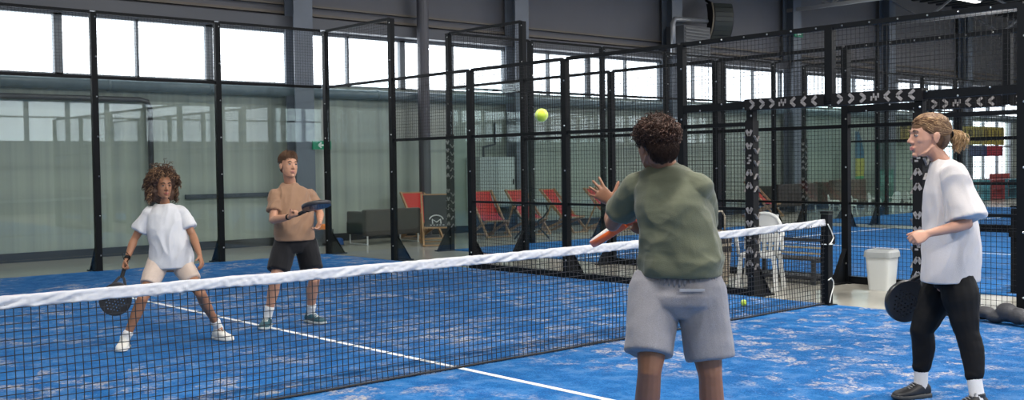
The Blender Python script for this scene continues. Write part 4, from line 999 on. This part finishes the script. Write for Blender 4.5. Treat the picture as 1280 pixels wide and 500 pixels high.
hb = MB(); hb.ell(P(-.022, 0, .052), (S*.084, F_*.100, U_*.084), 24, 16); hb.ell(P(-.06, 0, .0), (S*.066, F_*.052, U_*.07), 20, 14)
hair = solid(hb, 'hair', HM, e, .007, 2, lambda p, n: .006*noise.noise(p*30))
def gm(i):
    a = random.uniform(-PI, PI); z = random.uniform(.10, 1); rr = math.sqrt(1-z*z); f = math.cos(a)*rr; l = math.sin(a)*rr
    p0 = P(-.018+.092*f, .080*l, .052+.078*z)
    top = max(0, (z-.35))/.65
    dd = F_*(.55*f+.2*top)+S*(l*.8+.35*top)+U_*(.15+.9*top)
    return curl_path(p0, dd, .025+.045*top*random.uniform(.7, 1.2), .002, .6, 1.6, 8)
b = MB(); strands(b, gm, 900, 8, .0022); b.build('hair_locks', HM, hair, smooth=True)
MH = V(G['root'])+V(J['hdR']); MAX = V((.088, 2.133, 1.205))-MH
racket('padel_racket', RB, RG, mat('grip_black', (.02, .02, .02), .7), MH-MAX.normalized()*.07, MAX, UPV, 'black racket held level in front of the man in the tan t-shirt')

# ---- man in the green shirt ---------------------------------------------
G = PEOPLE['green']; J = G['J']; e = person('person', G, 'person seen from behind in an olive t-shirt and grey shorts, left hand raised')
body = MB(); hF = (AWAY*.90-SCR*.42-UPV*.02)
P, S, F_, U_ = head(body, J['head'], hF, UPV-SCR*.05, .98, J['neck'], .054, 1.05)
lat = norm_h(V(J['shR'])-V(J['shL'])); fr = norm_h(lat.cross(UPV)); fr = fr if fr.dot(AWAY) > 0 else -fr
hc = body_limbs(body, J, 1.0, 1.0)
body.loft(rings_torso(G['shirt'], lat, fr, .028)+[(hc-UPV*.02, lat*.145, fr*.10), (hc-UPV*.09, lat*.12, fr*.09)], 24, 2.3)
hand(body, J['wrL'], J['hdL'], AWAY*.85+SCR*.1-UPV*.1, SCR*.3+UPV*.9, (.10, .22, .18), .24, .95, (.35, .9, .15), .1)
hand(body, J['wrR'], J['hdR'], UPV*.2+AWAY*.6-SCR*.2, UPV*.6+AWAY*.4, (1.2, 1.4, .8), .04, .95, (.6, .3, .8), .7)
solid(body, 'body', SK_GR, e, .0045, 3)
face(P, S, F_, U_, .98, e, HB, LIPD, IR)
sb = MB(); sr = [(V(c), lat*a, fr*d) for c, a, d in G['shirt']]
c9, a9, d9 = sr[-1]; sr2 = sr+[(c9-UPV*.004, a9*.97, d9*.97), (c9-UPV*.001, a9*.92, d9*.90), (c9+UPV*.05, a9*.88, d9*.86)]
sb.loft(sr2, 36, 2.5)
for s_ in 'RL':
    sh, el = V(J['sh'+s_]), V(J['el'+s_]); limb(sb, [V(J['neck']).lerp(sh, .30)-UPV*.035, sh-UPV*.006], [.058, .064])
    tube_cloth(sb, [sh, sh.lerp(el, .4), sh.lerp(el, .66 if s_ == 'L' else .8)], .060, .068, .010)
limb(sb, [V(J['neck'])-UPV*.055-lat*.03, V(J['neck'])-UPV*.045+lat*.03], [.06, .06])
hf = hemfade(c9.z, .08); fz = lambda p: (.55+.9*max(0, min(1, (1.45-p.z)/.4)))*hf(p)
ffa = folds((SCR*.75+UPV*.55), .017, 1.8, 11, 21, fz); ffb = folds((SCR*.95-UPV*.35), .008, 2.2, 15, 4, fz)
solid(sb, 'tshirt', cloth('olive_cotton', (.100, .108, .072), bump=.2), e, .006, 5, lambda p, n: ffa(p, n)+ffb(p, n))
st = MB()
for s_ in 'RL':
    hp, kn = V(J['hip'+s_]), V(J['kn'+s_]); k2 = hp.lerp(kn, .80); o_ = lat*(.012 if s_ == 'R' else -.012); tube_cloth(st, [hp+o_, hp.lerp(kn, .4)+o_, k2+o_], .118, .108, .012)
sc_ = V(G['shirt'][-1][0])
st.loft([(sc_+UPV*.05, lat*.14, fr*.105), (sc_, lat*.163, fr*.125), (sc_-UPV*.04, lat*.178, fr*.135), (hc-UPV*.02, lat*.200, fr*.150), (hc-UPV*.06, lat*.195, fr*.150), (hc-UPV*.12, lat*.14, fr*.11)], 32, 2.5)
for k in (-1, 1): st.ell(hc-UPV*.015+lat*k*.085-fr*.05, (lat*.085, fr*.085, UPV*.10))
GS = cloth('grey_marl_jersey', (.225, .22, .24), noise_amt=.18)
sho = solid(st, 'shorts', GS, e, .007, 5, lambda p, n: folds_s(p, n) if False else .0045*(1-2.4*abs(noise.noise(V((p.x*9, p.y*9, p.z*2.5)))))+.003*noise.noise(p*16))
# waistband gathers, hip pocket and hems
b = MB()
for k in range(46):
    a = 2*PI*k/46; c_ = sc_-UPV*.022+lat*.172*math.cos(a)+fr*.131*math.sin(a); b.tube([c_-UPV*.022, c_+UPV*.02], .007, 6)
b.build('waistband', GS, sho, smooth=True)
pc_ = hc+UPV*.012+lat*.112-fr*.150
b = MB(); b.bar(pc_-lat*.055, pc_+lat*.05+fr*.035, .006, .012); b.build('pocket_seam', mat('seam_grey', (.36, .36, .38), .9), sho)
for s_ in 'RL': sock(e, J['an'+s_], J['kn'+s_], .12, cloth('white_sock', (.75, .75, .74)), .041); shoe(e, J['an'+s_], J['to'+s_], WSHOE, WSOLE, .29, .052)
HK = mat('hair_dark_curly', (.030, .015, .010), .7, spec=.25, noise_amt=.5, noise_scale=30); HK2 = mat('hair_auburn_curls', (.085, .038, .022), .5, spec=.5, noise_amt=.4, noise_scale=30)
hb = MB(); hb.ell(P(-.012, 0, .050), (S*.088, F_*.104, U_*.078), 24, 16); hb.ell(P(-.052, 0, .000), (S*.078, F_*.060, U_*.075), 20, 14); hb.ell(P(-.045, 0, -.045), (S*.052, F_*.042, U_*.045), 20, 14)
hair = solid(hb, 'hair', HK, e, .007, 2, lambda p, n: .010*noise.noise(p*24)+.004*noise.noise(p*60))
def gk(i):
    a = random.uniform(-PI, PI); z = random.uniform(-.55, 1); rr = math.sqrt(1-min(1, z*z)); f = math.cos(a)*rr; l = math.sin(a)*rr
    if f > .5 and z < .1: return None
    p0 = P(-.014+.098*f, .082*l, .046+.072*z); q = .55+.45*min(1, max(0, (z+.5)))
    dd = F_*f*.8+S*(l*.8+random.uniform(-.5, .5))+U_*(z*.6+random.uniform(-.5, .3))
    return curl_path(p0, dd, q*random.uniform(.028, .050), random.uniform(.005, .009), random.uniform(1.0, 1.8), .8, 13)
b = MB(); strands(b, gk, 900, 3, .0028, 5); b.build('curls', HK, hair, smooth=True)
b = MB(); strands(b, gk, 420, 4, .0028, 5); b.build('auburn_curls', HK2, hair, smooth=True)
def gn(i):
    a = random.uniform(-1.7, 1.7); z = random.uniform(-.9, .8); rz_ = math.sqrt(1-z*z)
    p0 = P(-.052-.062*math.cos(a)*rz_, .080*math.sin(a)*rz_, .075*z)
    return curl_path(p0, -F_*.25-U_*.9+S*.1*math.sin(a), .022, .001, .3, .6, 5)
b = MB(); strands(b, gn, 1400, 6, .0016); b.build('neck_hair', HK, hair, smooth=True)
GA = V((-0.915, -2.33, 1.135))-V((-1.097, -2.745, 1.245))
GH = V(G['root'])+V(J['hdR'])+UPV*.02
racket('padel_racket', RW, RO, RO, GH-GA.normalized()*.05, GA, (-SCR*.45+UPV*.80-AWAY*.12), 'orange and white racket held low in front of the green-shirted man')

# ---- woman in white ------------------------------------------------------
G = PEOPLE['woman']; J = G['J']; e = person('person', G, 'person with a blonde bun walking left in an oversized white t-shirt and black leggings')
body = MB(); hF = (-SCR*.98-AWAY*.10+UPV*.04)
P, S, F_, U_ = head(body, J['head'], hF, UPV-SCR*.04, 1.13, J['neck'], .050, .95)
lat = norm_h(V(J['shL'])-V(J['shR'])); fr = -SCR
hc = body_limbs(body, J, .98, 1.0, .9)
body.loft(rings_torso(G['shirt'], lat, fr, .04)+[(hc-UPV*.02, lat*.15, fr*.12), (hc-UPV*.09, lat*.12, fr*.09)], 24, 2.3)
hand(body, J['wrL'], J['hdL'], AWAY*.7-UPV*.5, -SCR*.3+UPV*.8, (.85, 1.1, .6), .04, 1.02, (.7, .4, .4), .4)
hand(body, J['wrR'], J['hdR'], -AWAY*.6+SCR*.3, -SCR, (1.2, 1.4, .8), .04, 1.0, (.6, .3, .8), .7)
solid(body, 'body', SK_W, e, .005, 3)
face(P, S, F_, U_, 1.13, e, mat('brow_light', (.16, .09, .05), .8), LIPP, IR)
sb = MB(); sr = [(V(c), lat*a, fr*d) for c, a, d in G['shirt']]
c9, a9, d9 = sr[-1]; sr2 = sr+[(c9-UPV*.004, a9*.97, d9*.97), (c9-UPV*.001, a9*.92, d9*.92), (c9+UPV*.06, a9*.88, d9*.88)]
sb.loft(sr2, 32, 2.4)
for s_ in 'RL':
    sh, el = V(J['sh'+s_]), V(J['el'+s_]); limb(sb, [V(J['neck']).lerp(sh, .30)-UPV*.04, sh-UPV*.008], [.058, .062])
    tube_cloth(sb, [sh, sh.lerp(el, .45), sh.lerp(el, .90)], .066, .115, .012)
fw_ = folds((.0, .0, 1)+V((0, 0, 0)) if False else (UPV+SCR*.35), .020, 2.0, 10, 33, hemfade(c9.z, .28))
solid(sb, 'tshirt', cloth('white_oversize_cotton', (.53, .50, .50)), e, .0075, 5, fw_)
lg = MB()
for s_ in 'RL':
    hp, kn, an, to = V(J['hip'+s_]), V(J['kn'+s_]), V(J['an'+s_]), V(J['to'+s_]); fd = norm_h(to-an)
    up_an = an.lerp(kn, .36)
    limb(lg, [hp, hp.lerp(kn, .35), hp.lerp(kn, .75), kn], [.098, .112, .088, .072]); limb(lg, [kn, kn.lerp(an, .28)-fd*.018, kn.lerp(an, .6)-fd*.008, up_an], [.070, .070, .057, .053])
    lg.ell(kn+fd*.016, ((.045, 0, 0), (0, .045, 0), (0, 0, .055)))
lg.loft([(hc+UPV*.08, lat*.12, fr*.09), (hc, lat*.155, fr*.12), (hc-UPV*.07, lat*.14, fr*.11)], 24, 2.3)
solid(lg, 'leggings', mat('black_leggings', (.003, .003, .0038), .75, 0, .25), e, .0075, 4, folds((1, .3, .1), .003, 8, 20, 5))
for s_ in 'RL': sock(e, J['an'+s_], J['kn'+s_], .165, cloth('white_rib_sock', (.66, .65, .65)), .043); shoe(e, J['an'+s_], J['to'+s_], mat('black_shoe', (.015, .015, .017), .5), mat('dark_sole', (.05, .05, .05), .5), .27, .050, mat('grey_lace', (.25, .25, .25), .6))
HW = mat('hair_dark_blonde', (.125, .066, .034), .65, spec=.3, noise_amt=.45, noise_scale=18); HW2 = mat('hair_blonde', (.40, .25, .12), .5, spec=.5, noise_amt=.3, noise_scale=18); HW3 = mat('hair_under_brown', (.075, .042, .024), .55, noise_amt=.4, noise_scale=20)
hb = MB(); hb.ell(P(-.018, 0, .047), (S*.082*1.13, F_*.108*1.13, U_*.086*1.13), 24, 16); hb.ell(P(-.062, 0, -.008), (S*.066*1.13, F_*.052*1.13, U_*.070*1.13), 20, 14)
hair = solid(hb, 'hair', HW, e, .007, 2, lambda p, n: .004*noise.noise(p*30))
tie = P(-.135, 0, .015)
def comb(p0, N=12, cc=(-.018, .047), rr=(.082, .108, .086)):
    """a lock lying on the skull from p0 to the hair tie"""
    out = []; c0 = P(cc[0], 0, cc[1]); rr = [q*1.13+.002 for q in rr]
    for k in range(N):
        t = k/(N-1); p = V(p0).lerp(tie, t); d = p-c0
        L2 = 1/math.sqrt((d.dot(S)/rr[0])**2+(d.dot(F_)/rr[1])**2+(d.dot(U_)/rr[2])**2+1e-9)
        q = c0+d*L2; out.append(q.lerp(p, max(0, t-.75)*3)+V((noise.noise(p*16), noise.noise(p*16+V((3, 0, 0))), noise.noise(p*16+V((0, 5, 0)))))*.008)
    return out
def gw(i):
    a = random.uniform(-2.6, 2.6) ; z = random.uniform(-.15, 1); rr = math.sqrt(1-min(1, z*z))
    p0 = P(-.02+.10*math.cos(a)*rr, .08*math.sin(a)*rr, .045+.08*z)
    if math.cos(a)*rr > .62 and z < .30: return None
    return comb(p0)
b = MB(); strands(b, gw, 1500, 2, .0022, 4); b.build('combed_locks', HW, hair, smooth=True)
b = MB(); strands(b, gw, 420, 12, .0023, 4); b.build('blonde_locks', HW2, hair, smooth=True)
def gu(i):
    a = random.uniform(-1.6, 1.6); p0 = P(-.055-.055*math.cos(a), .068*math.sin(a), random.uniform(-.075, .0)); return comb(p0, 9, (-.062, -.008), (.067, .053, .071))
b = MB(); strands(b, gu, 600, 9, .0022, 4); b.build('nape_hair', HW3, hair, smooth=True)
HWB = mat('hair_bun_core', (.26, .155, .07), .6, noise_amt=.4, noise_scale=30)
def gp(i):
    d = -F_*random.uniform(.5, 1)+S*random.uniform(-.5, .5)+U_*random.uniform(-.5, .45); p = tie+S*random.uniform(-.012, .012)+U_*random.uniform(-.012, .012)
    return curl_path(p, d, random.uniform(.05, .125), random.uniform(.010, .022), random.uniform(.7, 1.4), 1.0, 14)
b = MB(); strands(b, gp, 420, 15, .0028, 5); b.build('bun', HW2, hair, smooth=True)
b = MB(); strands(b, gp, 200, 19, .0030, 5); b.build('bun_dark_locks', HWB, hair, smooth=True)  # darker locks mixed at random through the bun
b = MB(); b.tube([tie+(S*math.cos(a)+U_*math.sin(a))*.022 for a in [2*PI*k/14 for k in range(14)]], .006, 8, True); b.build('hair_tie', BLACK, hair, smooth=True)
WA = V((1.529, -2.729, 0.611))-V((1.692, -2.836, 0.86))
racket('padel_racket', mat('racket_spotted', (.02, .024, .032), .35, coat=.3), RB, mat('grip_black', (.02, .02, .02), .7), V((1.529, -2.729, 0.611))-WA.normalized()*.325, WA, -AWAY+SCR*.15, 'dark perforated racket hanging beside the legs of the woman in white')
